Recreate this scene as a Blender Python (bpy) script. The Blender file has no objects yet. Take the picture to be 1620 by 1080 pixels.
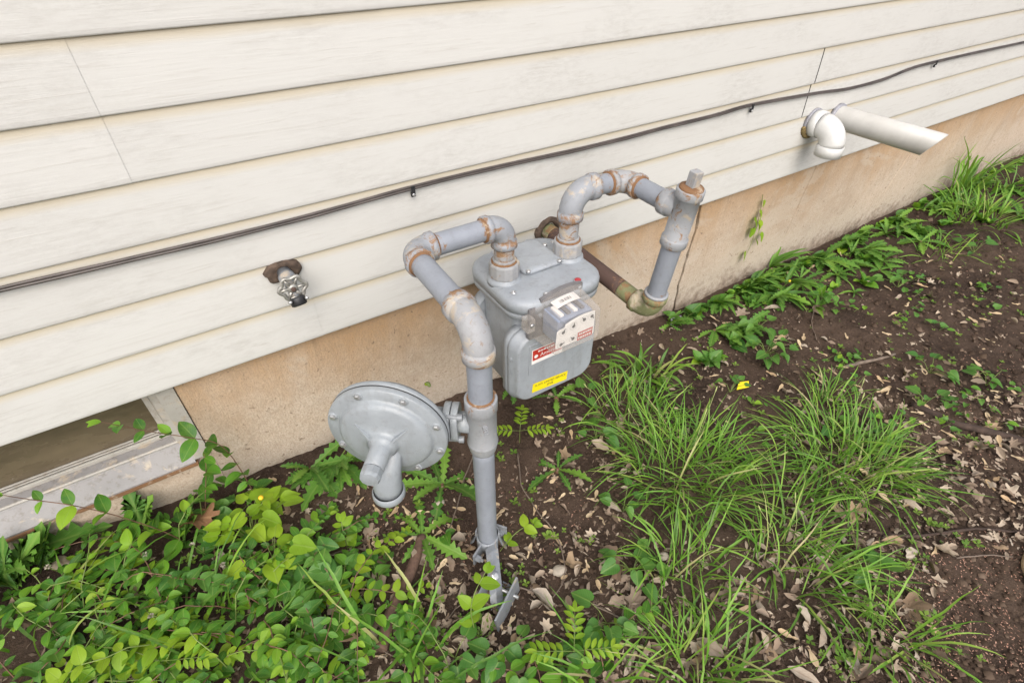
import bpy, bmesh, math, random
from mathutils import Vector, Matrix, noise as mnoise

# ------------------------------------------------------------------ camera, world, sun, exposure
scene = bpy.context.scene
C = scene.collection
rnd = random.Random(7)
EX = Vector((0.84206, -0.53937, 0.00401))      # image right, down and forward axes in world space
EY = Vector((-0.34531, -0.54477, -0.76419))
EZ = Vector((0.41437, 0.64211, -0.64498))
CAM = Vector((0.0, -1.0, 1.15))
FPX = 840.0
cam_data = bpy.data.cameras.new('camera')
cam_data.sensor_width = 36.0
cam_data.lens = FPX / 1620.0 * 36.0
cam_data.clip_start = 0.01
cam_data.clip_end = 400.0
cam = bpy.data.objects.new('camera', cam_data)
C.objects.link(cam)
m = Matrix.Identity(4)
for r in range(3):
    m[r][0], m[r][1], m[r][2], m[r][3] = EX[r], -EY[r], -EZ[r], CAM[r]
cam.matrix_world = m
scene.camera = cam

SUN_EL, SUN_AZ = math.radians(45), math.radians(205)   # azimuth measured clockwise from +y
world = bpy.data.worlds.new('World')
scene.world = world
world.use_nodes = True
wn = world.node_tree
wn.nodes.clear()
sky = wn.nodes.new('ShaderNodeTexSky')
sky.sky_type = 'NISHITA'
sky.sun_disc = False
sky.sun_elevation = SUN_EL
sky.sun_rotation = SUN_AZ
sky.air_density = 1.0
sky.dust_density = 4.0
sky.ozone_density = 1.0
hs = wn.nodes.new('ShaderNodeHueSaturation')
hs.inputs['Saturation'].default_value = 0.72
bg = wn.nodes.new('ShaderNodeBackground')
bg.inputs['Strength'].default_value = 0.15
wo = wn.nodes.new('ShaderNodeOutputWorld')
wn.links.new(sky.outputs[0], hs.inputs['Color'])
wn.links.new(hs.outputs[0], bg.inputs['Color'])
wn.links.new(bg.outputs[0], wo.inputs['Surface'])

sun_data = bpy.data.lights.new('sun', 'SUN')
sun_data.energy = 2.2
sun_data.angle = math.radians(70)
sun_data.color = (1.0, 0.965, 0.92)
sun = bpy.data.objects.new('sun', sun_data)
C.objects.link(sun)
sd = Vector((math.sin(SUN_AZ) * math.cos(SUN_EL), math.cos(SUN_AZ) * math.cos(SUN_EL), math.sin(SUN_EL)))
sun.rotation_euler = sd.to_track_quat('Z', 'Y').to_euler()
sun.location = (-1, -3, 4)

vs = scene.view_settings
vs.view_transform = 'Standard'
vs.look = 'None'
vs.gamma = 1.0
vs.use_curve_mapping = False
vs.exposure = 0.33
cy = scene.cycles
cy.use_adaptive_sampling = True
cy.adaptive_threshold = 0.02
cy.max_bounces = 6
cy.diffuse_bounces = 3
cy.glossy_bounces = 2
cy.transmission_bounces = 4
cy.transparent_max_bounces = 8
cy.caustics_reflective = False
cy.caustics_refractive = False


# ------------------------------------------------------------------ measuring helpers
def ray(u, v):
    return EX * ((u - 810) / FPX) + EY * ((v - 540) / FPX) + EZ


def onY(u, v, y):
    """point of the photograph on the plane y = const (parallel to the wall)"""
    d = ray(u, v)
    return CAM + d * ((y - CAM.y) / d.y)


def ground_z(x, y):
    t = max(-0.6, min(1.5, x))
    z = 0.04 - 0.058 * (t + 0.1) if t > -0.1 else 0.04 - 0.10 * (t + 0.1)
    k = max(0.0, min(1.0, (y + 0.45) / 0.45))
    z = z * (0.35 + 0.65 * k)
    z += 0.012 * mnoise.noise(Vector((x * 2.1, y * 2.1, 3.3))) + 0.006 * mnoise.noise(Vector((x * 7, y * 7, 1.3)))
    return z


def G(u, v):
    """ground point seen at that place of the photograph"""
    d = ray(u, v)
    z = 0.0
    for _ in range(6):
        p = CAM + d * ((z - CAM.z) / d.z)
        z = ground_z(p.x, p.y)
    p.z = z
    return p


# ------------------------------------------------------------------ object helpers
def wl(o):
    p = Vector((0, 0, 0))
    while o is not None:
        p = p + o.location
        o = o.parent
    return p


def tag(o, label=None, cat=None, group=None, kind=None):
    if label: o['label'] = label
    if cat: o['category'] = cat
    if group: o['group'] = group
    if kind: o['kind'] = kind
    return o


def thing(name, label, cat, loc, group=None):
    o = bpy.data.objects.new(name, None)
    o.empty_display_size = 0.02
    o.location = loc
    C.objects.link(o)
    return tag(o, label, cat, group)


def put(name, mesh, parent=None, matrix=None, loc=None):
    o = bpy.data.objects.new(name, mesh)
    C.objects.link(o)
    if parent is not None:
        o.parent = parent
    if matrix is not None:
        mm = matrix.copy()
        if parent is not None:
            mm.translation = mm.translation - wl(parent)
        o.matrix_basis = mm
    elif loc is not None:
        o.location = loc
    return o


def frame(d):
    d = d.normalized()
    a = Vector((0, 0, 1)) if abs(d.z) < 0.9 else Vector((1, 0, 0))
    u = d.cross(a).normalized()
    v = d.cross(u).normalized()
    return u, v


class MB:
    def __init__(self):
        self.v, self.f, self.s = [], [], []
        self.uv = None

    def ring(self, pts):
        i = len(self.v)
        self.v += [Vector(p) for p in pts]
        return list(range(i, i + len(pts)))

    def face(self, idx, smooth=True):
        self.f.append(tuple(idx)); self.s.append(smooth)

    def bridge(self, a, b, smooth=True):
        n = len(a)
        for i in range(n):
            j = (i + 1) % n
            self.face((a[i], a[j], b[j], b[i]), smooth)

    def box(self, c, h, R=None):
        c = Vector(c)
        R = R or Matrix.Identity(3)
        q = []
        for sz in (-1, 1):
            for sx, sy in ((-1, -1), (1, -1), (1, 1), (-1, 1)):
                q.append(c + R @ Vector((sx * h[0], sy * h[1], sz * h[2])))
        k = self.ring(q)
        self.face((k[3], k[2], k[1], k[0]), False); self.face(k[4:], False)
        for i in range(4):
            j = (i + 1) % 4
            self.face((k[i], k[j], k[4 + j], k[4 + i]), False)
        return self

    def lathe(self, o, d, prof, n=28, smooth=True, caps=True):
        """prof: list of (radius, height along d); repeat a point for a sharp edge"""
        o, d = Vector(o), Vector(d).normalized()
        u, w = frame(d)
        prev = None
        first = None
        for r, h in prof:
            k = self.ring([o + d * h + (u * math.cos(2 * math.pi * i / n) + w * math.sin(2 * math.pi * i / n)) * r for i in range(n)])
            if prev: self.bridge(prev, k, smooth)
            else: first = k
            prev = k
        if caps:
            self.face(first[::-1], False); self.face(prev, False)
        return self

    def tube(self, pts, r, n=20, caps=True, taper=None):
        pts = [Vector(p) for p in pts]
        prev = None
        t0 = (pts[1] - pts[0]).normalized()
        u, w = frame(t0)
        rings = []
        for i, p in enumerate(pts):
            if i == 0: t = t0
            elif i == len(pts) - 1: t = (pts[-1] - pts[-2]).normalized()
            else: t = ((pts[i + 1] - p).normalized() + (p - pts[i - 1]).normalized()).normalized()
            u = (u - t * u.dot(t)).normalized()
            w = t.cross(u)
            rr = r if taper is None else r * (1 + (taper - 1) * i / (len(pts) - 1))
            k = self.ring([p + (u * math.cos(2 * math.pi * j / n) + w * math.sin(2 * math.pi * j / n)) * rr for j in range(n)])
            if prev: self.bridge(prev, k)
            prev = k
            rings.append(k)
        if caps:
            self.face(rings[0][::-1], False); self.face(rings[-1], False)
        return self

    def layers(self, outlines, smooth=True, caps=True):
        prev = None
        for o in outlines:
            k = self.ring(o)
            if prev: self.bridge(prev, k, smooth)
            else: first = k
            prev = k
        if caps:
            self.face(first[::-1], False); self.face(prev, False)
        return self

    def strip(self, rows, smooth=True):
        prev = None
        for r in rows:
            k = self.ring(r)
            if prev:
                for i in range(len(k) - 1):
                    self.face((prev[i], prev[i + 1], k[i + 1], k[i]), smooth)
            prev = k
        return self

    def mesh(self, name, mat, off=Vector((0, 0, 0)), recalc=True):
        me = bpy.data.meshes.new(name)
        me.from_pydata([tuple(p - off) for p in self.v], [], self.f)
        me.polygons.foreach_set('use_smooth', self.s)
        if recalc:
            bm = bmesh.new(); bm.from_mesh(me)
            bmesh.ops.recalc_face_normals(bm, faces=bm.faces)
            bm.to_mesh(me); bm.free()
        if mat is not None:
            me.materials.append(mat)
        me.update()
        return me

    def build(self, name, mat, parent=None, recalc=True, bevel=0):
        off = wl(parent) if parent is not None else Vector((0, 0, 0))
        o = put(name, self.mesh(name, mat, off, recalc), parent)
        if bevel:
            b = o.modifiers.new('bevel', 'BEVEL'); b.width = bevel; b.segments = 2; b.limit_method = 'ANGLE'; b.angle_limit = math.radians(40)
        return o


def rrect(cx, cy, hx, hy, r, n=7):
    out = []
    for k, (sx, sy) in enumerate(((1, 1), (-1, 1), (-1, -1), (1, -1))):
        for i in range(n + 1):
            a = math.pi / 2 * (k + i / n)
            out.append((cx + sx * (hx - r) + r * math.cos(a), cy + sy * (hy - r) + r * math.sin(a)))
    return out


# ------------------------------------------------------------------ materials
def new_mat(name):
    mt = bpy.data.materials.new(name)
    mt.use_nodes = True
    nt = mt.node_tree
    bs = nt.nodes['Principled BSDF']
    return mt, nt, bs


class NT:
    """small node writer"""
    def __init__(self, nt):
        self.nt = nt

    def n(self, t, **kw):
        nd = self.nt.nodes.new(t)
        for k, v in kw.items():
            setattr(nd, k, v)
        return nd

    def l(self, a, b):
        self.nt.links.new(a, b)

    def coord(self, scale=(1, 1, 1), kind='Object', rot=(0, 0, 0)):
        tc = self.n('ShaderNodeTexCoord')
        mp = self.n('ShaderNodeMapping')
        mp.inputs['Scale'].default_value = scale
        mp.inputs['Rotation'].default_value = rot
        self.l(tc.outputs[kind], mp.inputs['Vector'])
        return mp.outputs[0]

    def wcoord(self, scale=(1, 1, 1)):
        tc = self.n('ShaderNodeNewGeometry')
        mp = self.n('ShaderNodeMapping')
        mp.inputs['Scale'].default_value = scale
        self.l(tc.outputs['Position'], mp.inputs['Vector'])
        return mp.outputs[0]

    def noise(self, vec, scale, detail=4, rough=0.55, dist=0.0):
        nd = self.n('ShaderNodeTexNoise')
        nd.inputs['Scale'].default_value = scale
        nd.inputs['Detail'].default_value = detail
        nd.inputs['Roughness'].default_value = rough
        nd.inputs['Distortion'].default_value = dist
        if vec is not None: self.l(vec, nd.inputs['Vector'])
        return nd.outputs['Fac']

    def ramp(self, fac, stops):
        nd = self.n('ShaderNodeValToRGB')
        cr = nd.color_ramp
        while len(cr.elements) < len(stops):
            cr.elements.new(0.5)
        for e, (p, c) in zip(cr.elements, stops):
            e.position = p
            e.color = (c, c, c, 1) if isinstance(c, (int, float)) else (*c, 1)
        self.l(fac, nd.inputs['Fac'])
        return nd.outputs['Color']

    def mix(self, fac, a, b, mode='MIX'):
        nd = self.n('ShaderNodeMix', data_type='RGBA', blend_type=mode)
        for sock, val in ((nd.inputs['Factor'], fac), (nd.inputs['A'], a), (nd.inputs['B'], b)):
            if isinstance(val, (int, float)): sock.default_value = val if sock.type == 'VALUE' else (val, val, val, 1)
            elif isinstance(val, tuple): sock.default_value = (*val, 1)
            else: self.l(val, sock)
        return nd.outputs['Result']

    def math(self, op, a, b=0.0):
        nd = self.n('ShaderNodeMath', operation=op)
        for sock, val in ((nd.inputs[0], a), (nd.inputs[1], b)):
            if isinstance(val, (int, float)): sock.default_value = val
            else: self.l(val, sock)
        return nd.outputs[0]

    def bump(self, bs, h, strength=0.3, dist=0.002):
        nd = self.n('ShaderNodeBump')
        nd.inputs['Strength'].default_value = strength
        nd.inputs['Distance'].default_value = dist
        self.l(h, nd.inputs['Height'])
        self.l(nd.outputs[0], bs.inputs['Normal'])


M = {}


def paint(name, col, rust=0.5, rough=0.5, tan=0.3, dirt=0.25, metal=0.0, streak=0.0, rustcol=(0.15, 0.072, 0.035)):
    mt, nt, bs = new_mat(name)
    w = NT(nt)
    co = w.wcoord()
    mott = w.noise(co, 18, 5, 0.6)
    base = w.mix(w.ramp(mott, [(0.3, 0), (0.75, 1)]), tuple(c * 0.90 for c in col), tuple(min(1, c * 1.10) for c in col))
    if dirt:
        dn = w.ramp(w.noise(co, 70, 6, 0.7), [(0.52, 0), (0.72, dirt)])
        base = w.mix(dn, base, tuple(c * f for c, f in zip(col, (0.62, 0.56, 0.48))))
    if tan:
        tn = w.ramp(w.noise(co, 26, 6, 0.68, 0.5), [(0.60 - 0.17 * tan, 0), (0.68 - 0.13 * tan, 0.8)])
        base = w.mix(tn, base, w.mix(w.noise(co, 90, 3), (0.36, 0.27, 0.17), (0.55, 0.49, 0.40)))
    if streak:
        sn = w.ramp(w.noise(w.wcoord((38, 38, 5)), 1.0, 6, 0.7, 0.3), [(0.54, 0), (0.72, streak)])
        base = w.mix(sn, base, tuple(c * f for c, f in zip(col, (0.66, 0.62, 0.55))))
    if rust:
        jt = w.n('ShaderNodeAttribute', attribute_name='joint').outputs['Fac']
        rn = w.ramp(w.math('ADD', w.noise(co, 38, 8, 0.76, 0.8), w.math('MULTIPLY', jt, 0.15)), [(0.68 - 0.10 * rust, 0), (0.75 - 0.09 * rust, 0.92)])
        base = w.mix(rn, base, w.mix(w.noise(co, 120, 3), rustcol, (0.34, 0.20, 0.095)))
        w.l(w.mix(rn, rough, 0.85), bs.inputs['Roughness'])
    else:
        bs.inputs['Roughness'].default_value = rough
    w.l(base, bs.inputs['Base Color'])
    bs.inputs['Metallic'].default_value = metal
    w.bump(bs, w.math('ADD', w.noise(co, 320, 4, 0.65), w.math('MULTIPLY', w.noise(co, 60, 3, 0.6), 0.8)), 0.4, 0.0013)
    M[name] = mt
    return mt


def plain(name, col, rough=0.5, metal=0.0, var=0.12, scale=60, bump=0.0, bscale=200):
    mt, nt, bs = new_mat(name)
    w = NT(nt)
    co = w.wcoord()
    n = w.noise(co, scale, 5, 0.6)
    w.l(w.mix(w.ramp(n, [(0.3, 0), (0.7, 1)]), tuple(c * (1 - var) for c in col), tuple(min(1, c * (1 + var)) for c in col)), bs.inputs['Base Color'])
    bs.inputs['Roughness'].default_value = rough
    bs.inputs['Metallic'].default_value = metal
    if bump:
        w.bump(bs, w.noise(co, bscale, 4, 0.6), bump, 0.002)
    M[name] = mt
    return mt


def leafmat(name, stops, trans=0.35, rough=0.42, vein=0.35, vcol=(0.30, 0.42, 0.10), spec=0.35, attr=None):
    """foliage: colour differs from leaf to leaf, a pale midrib and side veins, light passes through"""
    mt, nt, bs = new_mat(name)
    w = NT(nt)
    if attr:
        at = w.n('ShaderNodeAttribute', attribute_name=attr)
        f = at.outputs['Fac']
    else:
        f = w.n('ShaderNodeObjectInfo').outputs['Random']
    col = w.ramp(f, stops)
    co = w.wcoord()
    col = w.mix(w.ramp(w.noise(co, 90, 4), [(0.35, 0), (0.75, 0.35)]), col, tuple(0.72 * c for c in stops[-1][1]))
    if vein:
        uvn = w.n('ShaderNodeTexCoord').outputs['UV']
        sp = w.n('ShaderNodeSeparateXYZ'); w.l(uvn, sp.inputs[0])
        a = w.math('ABSOLUTE', w.math('SUBTRACT', sp.outputs[1], 0.5))
        mid = w.ramp(a, [(0.012, 1), (0.05, 0)])
        sv = w.math('SINE', w.math('MULTIPLY', w.math('SUBTRACT', sp.outputs[0], w.math('MULTIPLY', a, 0.9)), 46))
        side = w.ramp(sv, [(0.86, 0), (1.0, 0.45)])
        vm = w.mix(1.0, mid, side, 'LIGHTEN')
        col = w.mix(w.math('MULTIPLY', vm, vein), col, vcol)
        w.bump(bs, w.math('MULTIPLY', vm, -1.0), 0.35, 0.001)
    w.l(col, bs.inputs['Base Color'])
    bs.inputs['Roughness'].default_value = rough
    bs.inputs['Specular IOR Level'].default_value = spec
    if trans:
        tr = w.n('ShaderNodeBsdfTranslucent')
        w.l(w.mix(0.45, col, (0.22, 0.33, 0.02)), tr.inputs['Color'])
        ms = w.n('ShaderNodeMixShader')
        ms.inputs[0].default_value = trans
        w.l(bs.outputs[0], ms.inputs[1]); w.l(tr.outputs[0], ms.inputs[2])
        w.l(ms.outputs[0], nt.nodes['Material Output'].inputs['Surface'])
    M[name] = mt
    return mt


# vinyl siding: grain and mildew, with the tan shade below each lap painted in
mt, nt, bs = new_mat('vinyl'); w = NT(nt); M['vinyl'] = mt
gr = w.noise(w.wcoord((9, 1, 210)), 1.0, 4, 0.65, 0.6)
gr2 = w.noise(w.wcoord((2.2, 1, 60)), 1.0, 3, 0.6, 1.2)
rn = w.n('ShaderNodeObjectInfo').outputs['Random']
base = w.mix(rn, (0.548, 0.541, 0.516), (0.572, 0.565, 0.54))
mil = w.math('MULTIPLY', w.ramp(w.noise(w.wcoord((1.5, 1, 4.0)), 2.0, 4, 0.6), [(0.42, 0), (0.66, 1)]),
             w.ramp(w.noise(w.wcoord((26, 30, 90)), 1.0, 5, 0.8), [(0.42, 0), (0.68, 1)]))
base = w.mix(w.math('MULTIPLY', mil, 0.4), base, (0.30, 0.28, 0.25))
base = w.mix(w.math('MULTIPLY', w.ramp(gr, [(0.57, 0), (0.68, 1)]), 0.24), base, (0.35, 0.32, 0.28))
base = w.mix(w.math('MULTIPLY', w.ramp(gr2, [(0.60, 0), (0.72, 1)]), 0.16), base, (0.35, 0.32, 0.275))
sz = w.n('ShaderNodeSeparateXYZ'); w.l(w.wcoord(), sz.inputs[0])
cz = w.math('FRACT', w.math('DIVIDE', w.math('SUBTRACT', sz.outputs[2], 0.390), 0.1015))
lap_shade = w.ramp(w.math('ADD', cz, w.math('MULTIPLY', w.math('SUBTRACT', w.noise(w.wcoord((3, 1, 12)), 1.0, 4, 0.7), 0.5), 0.10)), [(0.80, 0), (0.93, 0.75), (1.0, 1.0)])
base = w.mix(w.math('MULTIPLY', lap_shade, 0.85), base, (0.54, 0.465, 0.33))
w.l(base, bs.inputs['Base Color'])
bs.inputs['Roughness'].default_value = 0.55
bs.inputs['Specular IOR Level'].default_value = 0.25
w.bump(bs, gr, 0.3, 0.0016)
plain('vinyl_lip', (0.74, 0.68, 0.55), 0.6, var=0.08, scale=30)

# concrete foundation with old stains
mt, nt, bs = new_mat('concrete'); w = NT(nt); M['concrete'] = mt
co = w.wcoord()
n1 = w.noise(co, 3.2, 6, 0.62)
n2 = w.noise(co, 26, 6, 0.65)
n3 = w.noise(w.wcoord((60, 60, 22)), 4.0, 4, 0.7)
base = w.mix(w.ramp(n1, [(0.32, 0), (0.70, 1)]), (0.44, 0.345, 0.255), (0.56, 0.465, 0.37))
base = w.mix(w.ramp(n2, [(0.40, 0), (0.72, 0.5)]), base, (0.58, 0.50, 0.41))
sz = w.n('ShaderNodeSeparateXYZ'); w.l(w.wcoord(), sz.inputs[0])
streak = w.noise(w.wcoord((9, 9, 1.3)), 1.0, 6, 0.65, 0.3)
top = w.math('MULTIPLY', w.ramp(w.math('ADD', sz.outputs[2], w.math('MULTIPLY', streak, 0.34)), [(0.35, 0), (0.56, 1)]), 0.68)
base = w.mix(top, base, (0.42, 0.24, 0.095))
grime = w.ramp(w.noise(w.wcoord((5, 5, 3)), 1.0, 8, 0.7), [(0.56, 0), (0.75, 0.5)])
base = w.mix(grime, base, (0.27, 0.20, 0.135))
gray = w.ramp(w.math('ADD', sz.outputs[2], w.math('MULTIPLY', n1, 0.22)), [(0.13, 1), (0.24, 0)])
base = w.mix(w.math('MULTIPLY', gray, 0.5), base, (0.46, 0.42, 0.36))
spk = w.ramp(w.noise(co, 210, 3, 0.7), [(0.36, 0.45), (0.60, 0)])
base = w.mix(spk, base, (0.30, 0.225, 0.16))
splash = w.ramp(w.math('ADD', w.math('MULTIPLY', sz.outputs[2], -1.6), w.math('MULTIPLY', w.noise(co, 34, 7, 0.75), 0.62)), [(0.27, 0), (0.42, 0.75)])
base = w.mix(splash, base, (0.15, 0.105, 0.075))
drip = w.math('MULTIPLY', w.ramp(w.noise(w.wcoord((26, 26, 1.1)), 1.0, 5, 0.7, 0.25), [(0.58, 0), (0.70, 1)]), w.ramp(w.noise(w.wcoord((2.2, 2.2, 3)), 1.0, 4, 0.6), [(0.42, 0), (0.60, 0.7)]))
base = w.mix(drip, base, (0.25, 0.165, 0.095))
patch = w.ramp(w.noise(w.wcoord((1.7, 1.7, 2.4)), 1.0, 7, 0.72, 0.6), [(0.55, 0), (0.60, 0.45)])
base = w.mix(patch, base, (0.50, 0.43, 0.35))
pit = w.ramp(w.noise(co, 75, 3, 0.6), [(0.65, 0), (0.71, 0.8)])
base = w.mix(pit, base, (0.20, 0.145, 0.10))
w.l(base, bs.inputs['Base Color'])
bs.inputs['Roughness'].default_value = 0.9
bs.inputs['Specular IOR Level'].default_value = 0.2
w.bump(bs, w.math('ADD', n3, w.math('MULTIPLY', n2, 0.7)), 0.6, 0.005)

# soil
mt, nt, bs = new_mat('soil'); w = NT(nt); M['soil'] = mt
co = w.wcoord()
base = w.mix(w.ramp(w.noise(co, 3.2, 7, 0.66), [(0.34, 0), (0.62, 1)]), (0.022, 0.0142, 0.0108), (0.088, 0.060, 0.043))
base = w.mix(w.ramp(w.noise(co, 120, 4, 0.7), [(0.45, 0), (0.75, 0.7)]), base, (0.105, 0.072, 0.055))
base = w.mix(w.ramp(w.noise(co, 260, 2, 0.6), [(0.68, 0), (0.74, 0.7)]), base, (0.27, 0.19, 0.145))
w.l(base, bs.inputs['Base Color'])
bs.inputs['Roughness'].default_value = 0.95
bs.inputs['Specular IOR Level'].default_value = 0.15
w.bump(bs, w.math('ADD', w.noise(co, 90, 6, 0.75), w.math('MULTIPLY', w.noise(co, 330, 3, 0.6), 0.4)), 0.9, 0.006)

PIPE = (0.25, 0.27, 0.308)
paint('pipe_paint', PIPE, rust=0.10, tan=0.0, dirt=0.3, rough=0.45, streak=0.2)
paint('fitting_paint', (0.275, 0.29, 0.315), rust=0.74, tan=0.2, dirt=0.5, rough=0.55)
paint('fitting_worn', (0.31, 0.315, 0.325), rust=0.95, tan=0.46, dirt=0.5, rough=0.6)
paint('fitting_clean', (0.29, 0.30, 0.315), rust=0.34, tan=0.10, dirt=0.35, rough=0.5)
paint('meter_paint', (0.305, 0.33, 0.36), rust=0.0, tan=0.0, dirt=0.45, rough=0.4, streak=0.45)
paint('regulator_paint', (0.285, 0.31, 0.33), rust=0.0, tan=0.0, dirt=0.4, rough=0.28, streak=0.35)
paint('rust', (0.20, 0.105, 0.05), rust=0.7, tan=0.35, dirt=0.6, rough=0.9)
paint('rust_dark', (0.085, 0.05, 0.04), rust=0.5, tan=0.0, dirt=0.4, rough=0.8, rustcol=(0.15, 0.075, 0.04))
paint('green_paint', (0.19, 0.20, 0.095), rust=0.45, tan=0.35, dirt=0.5, rough=0.7)
paint('galvanised', (0.25, 0.268, 0.29), rust=0.2, tan=0.15, dirt=0.6, rough=0.5, metal=0.2, streak=0.3)
paint('sill_metal', (0.26, 0.25, 0.245), rust=0.42, tan=0.30, dirt=0.9, rough=0.55)
paint('white_trim', (0.38, 0.36, 0.325), rust=0.2, tan=0.3, dirt=0.8, rough=0.6)
plain('zinc', (0.52, 0.52, 0.52), 0.35, 0.75, 0.25, 120)
plain('brass_dull', (0.38, 0.37, 0.34), 0.42, 0.6, 0.35, 90)
plain('black_rubber', (0.018, 0.018, 0.02), 0.5, 0, 0.3, 80)
plain('cable_black', (0.075, 0.062, 0.056), 0.36, 0, 0.4, 14)
plain('putty', (0.085, 0.058, 0.042), 0.9, 0, 0.55, 90, 0.8, 120)
plain('pvc', (0.58, 0.58, 0.565), 0.34, 0, 0.09, 22)
plain('pvc_cream', (0.51, 0.50, 0.475), 0.38, 0, 0.10, 16)
plain('seal_red', (0.42, 0.04, 0.05), 0.4, 0, 0.1)
plain('label_red', (0.46, 0.035, 0.022), 0.5, 0, 0.12, 200)
plain('label_white', (0.80, 0.78, 0.76), 0.45, 0, 0.04)
plain('label_yellow', (0.80, 0.66, 0.012), 0.42, 0, 0.05)
plain('ink', (0.03, 0.03, 0.035), 0.6, 0, 0.1)
plain('ink_soft', (0.25, 0.25, 0.26), 0.6, 0, 0.1)
plain('dark_void', (0.012, 0.010, 0.009), 0.9, 0, 0.2)
plain('index_block', (0.25, 0.29, 0.38), 0.35, 0, 0.12, 40)
plain('index_back', (0.16, 0.155, 0.16), 0.5, 0, 0.2, 40)

# clear, weathered plastic of the index window
mt, nt, bs = new_mat('clear_plastic'); w = NT(nt); M['clear_plastic'] = mt
tb = w.n('ShaderNodeBsdfTransparent'); tb.inputs[0].default_value = (0.96, 0.95, 0.94, 1)
bs.inputs['Base Color'].default_value = (0.62, 0.58, 0.54, 1)
bs.inputs['Roughness'].default_value = 0.16
lw = w.n('ShaderNodeLayerWeight'); lw.inputs[0].default_value = 0.35
fx = w.math('ADD', w.math('MULTIPLY', lw.outputs['Facing'], 0.7), w.math('ADD', 0.03, w.math('MULTIPLY', w.ramp(w.noise(w.wcoord(), 45, 4), [(0.45, 0), (0.75, 1)]), 0.07)))
ms = w.n('ShaderNodeMixShader'); w.l(fx, ms.inputs[0]); w.l(tb.outputs[0], ms.inputs[1]); w.l(bs.outputs[0], ms.inputs[2])
w.l(ms.outputs[0], nt.nodes['Material Output'].inputs['Surface'])

# dusty window pane
mt, nt, bs = new_mat('dusty_glass'); w = NT(nt); M['dusty_glass'] = mt
co = w.wcoord()
d = w.ramp(w.noise(w.wcoord((4, 4, 9)), 1.0, 6, 0.65), [(0.3, 0), (0.75, 1)])
base = w.mix(d, (0.075, 0.058, 0.038), (0.21, 0.165, 0.105))
base = w.mix(w.ramp(w.noise(co, 140, 3), [(0.70, 0), (0.76, 0.7)]), base, (0.45, 0.40, 0.33))
w.l(base, bs.inputs['Base Color'])
w.l(w.mix(d, 0.16, 0.42), bs.inputs['Roughness'])
bs.inputs['Specular IOR Level'].default_value = 0.6

leafmat('vine_leaf', [(0.0, (0.022, 0.105, 0.018)), (0.35, (0.050, 0.185, 0.022)), (0.7, (0.105, 0.285, 0.026)), (0.88, (0.20, 0.41, 0.03)), (1.0, (0.30, 0.48, 0.035))])
leafmat('bright_leaf', [(0.0, (0.22, 0.40, 0.024)), (1.0, (0.34, 0.50, 0.034))], 0.42)
leafmat('weed_leaf', [(0.0, (0.055, 0.165, 0.028)), (0.6, (0.115, 0.275, 0.038)), (1.0, (0.20, 0.38, 0.05))], 0.30, 0.5)
leafmat('violet_leaf', [(0.0, (0.045, 0.155, 0.028)), (1.0, (0.12, 0.27, 0.042))], 0.32)
leafmat('grass_blade', [(0.0, (0.060, 0.20, 0.018)), (0.5, (0.130, 0.35, 0.026)), (0.82, (0.22, 0.46, 0.038)), (0.93, (0.34, 0.50, 0.08)), (1.0, (0.55, 0.47, 0.25))], 0.38, 0.4, vein=0, attr='tint')
leafmat('tiny_leaf', [(0.0, (0.10, 0.21, 0.03)), (1.0, (0.22, 0.34, 0.05))], 0.35, vein=0, attr='tint')
leafmat('dead_leaf', [(0.0, (0.17, 0.115, 0.08)), (0.35, (0.33, 0.265, 0.205)), (0.65, (0.47, 0.41, 0.335)), (0.85, (0.40, 0.29, 0.18)), (1.0, (0.24, 0.165, 0.11))], 0.08, 0.8, vein=0.35, vcol=(0.20, 0.14, 0.09), spec=0.15)
leafmat('oak_leaf', [(0.0, (0.20, 0.105, 0.055)), (1.0, (0.24, 0.13, 0.07))], 0.1, 0.75, vein=0.4, vcol=(0.36, 0.22, 0.11), spec=0.15)
leafmat('samara', [(0.0, (0.55, 0.41, 0.25)), (0.6, (0.70, 0.56, 0.37)), (1.0, (0.47, 0.32, 0.18))], 0.15, 0.7, vein=0.25, vcol=(0.30, 0.20, 0.11), spec=0.2)
leafmat('litter', [(0.0, (0.12, 0.08, 0.058)), (0.4, (0.25, 0.185, 0.135)), (0.75, (0.36, 0.29, 0.22)), (1.0, (0.48, 0.40, 0.31))], 0.0, 0.85, vein=0, attr='tint', spec=0.1)
leafmat('bud_scale', [(0.0, (0.36, 0.19, 0.13)), (1.0, (0.52, 0.32, 0.24))], 0.0, 0.8, vein=0, attr='tint', spec=0.1)
leafmat('crumb', [(0.0, (0.032, 0.021, 0.015)), (0.7, (0.085, 0.058, 0.041)), (1.0, (0.16, 0.115, 0.085))], 0.0, 0.95, vein=0, attr='tint', spec=0.1)
plain('stem_green', (0.16, 0.22, 0.05), 0.5, 0, 0.3, 30)
plain('foam_brown', (0.20, 0.145, 0.06), 0.9, 0, 0.4, 120, 0.8, 200)
plain('stem_pale', (0.34, 0.38, 0.14), 0.6, 0, 0.3, 30)
plain('stem_red', (0.16, 0.085, 0.05), 0.55, 0, 0.35, 30)
plain('bark', (0.115, 0.068, 0.048), 0.85, 0, 0.4, 60, 0.8, 130)
plain('bark_grey', (0.17, 0.13, 0.10), 0.85, 0, 0.4, 60, 0.8, 130)
plain('root_dark', (0.055, 0.035, 0.026), 0.9, 0, 0.4, 60, 0.8, 130)
plain('wood_pale', (0.42, 0.31, 0.19), 0.8, 0, 0.3, 40, 0.6, 90)
plain('stone_pale', (0.40, 0.35, 0.28), 0.8, 0, 0.15, 60, 0.4)
plain('petal_white', (0.42, 0.38, 0.30), 0.6, 0, 0.1)
plain('petal_yellow', (0.72, 0.48, 0.02), 0.6, 0, 0.1)
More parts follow.
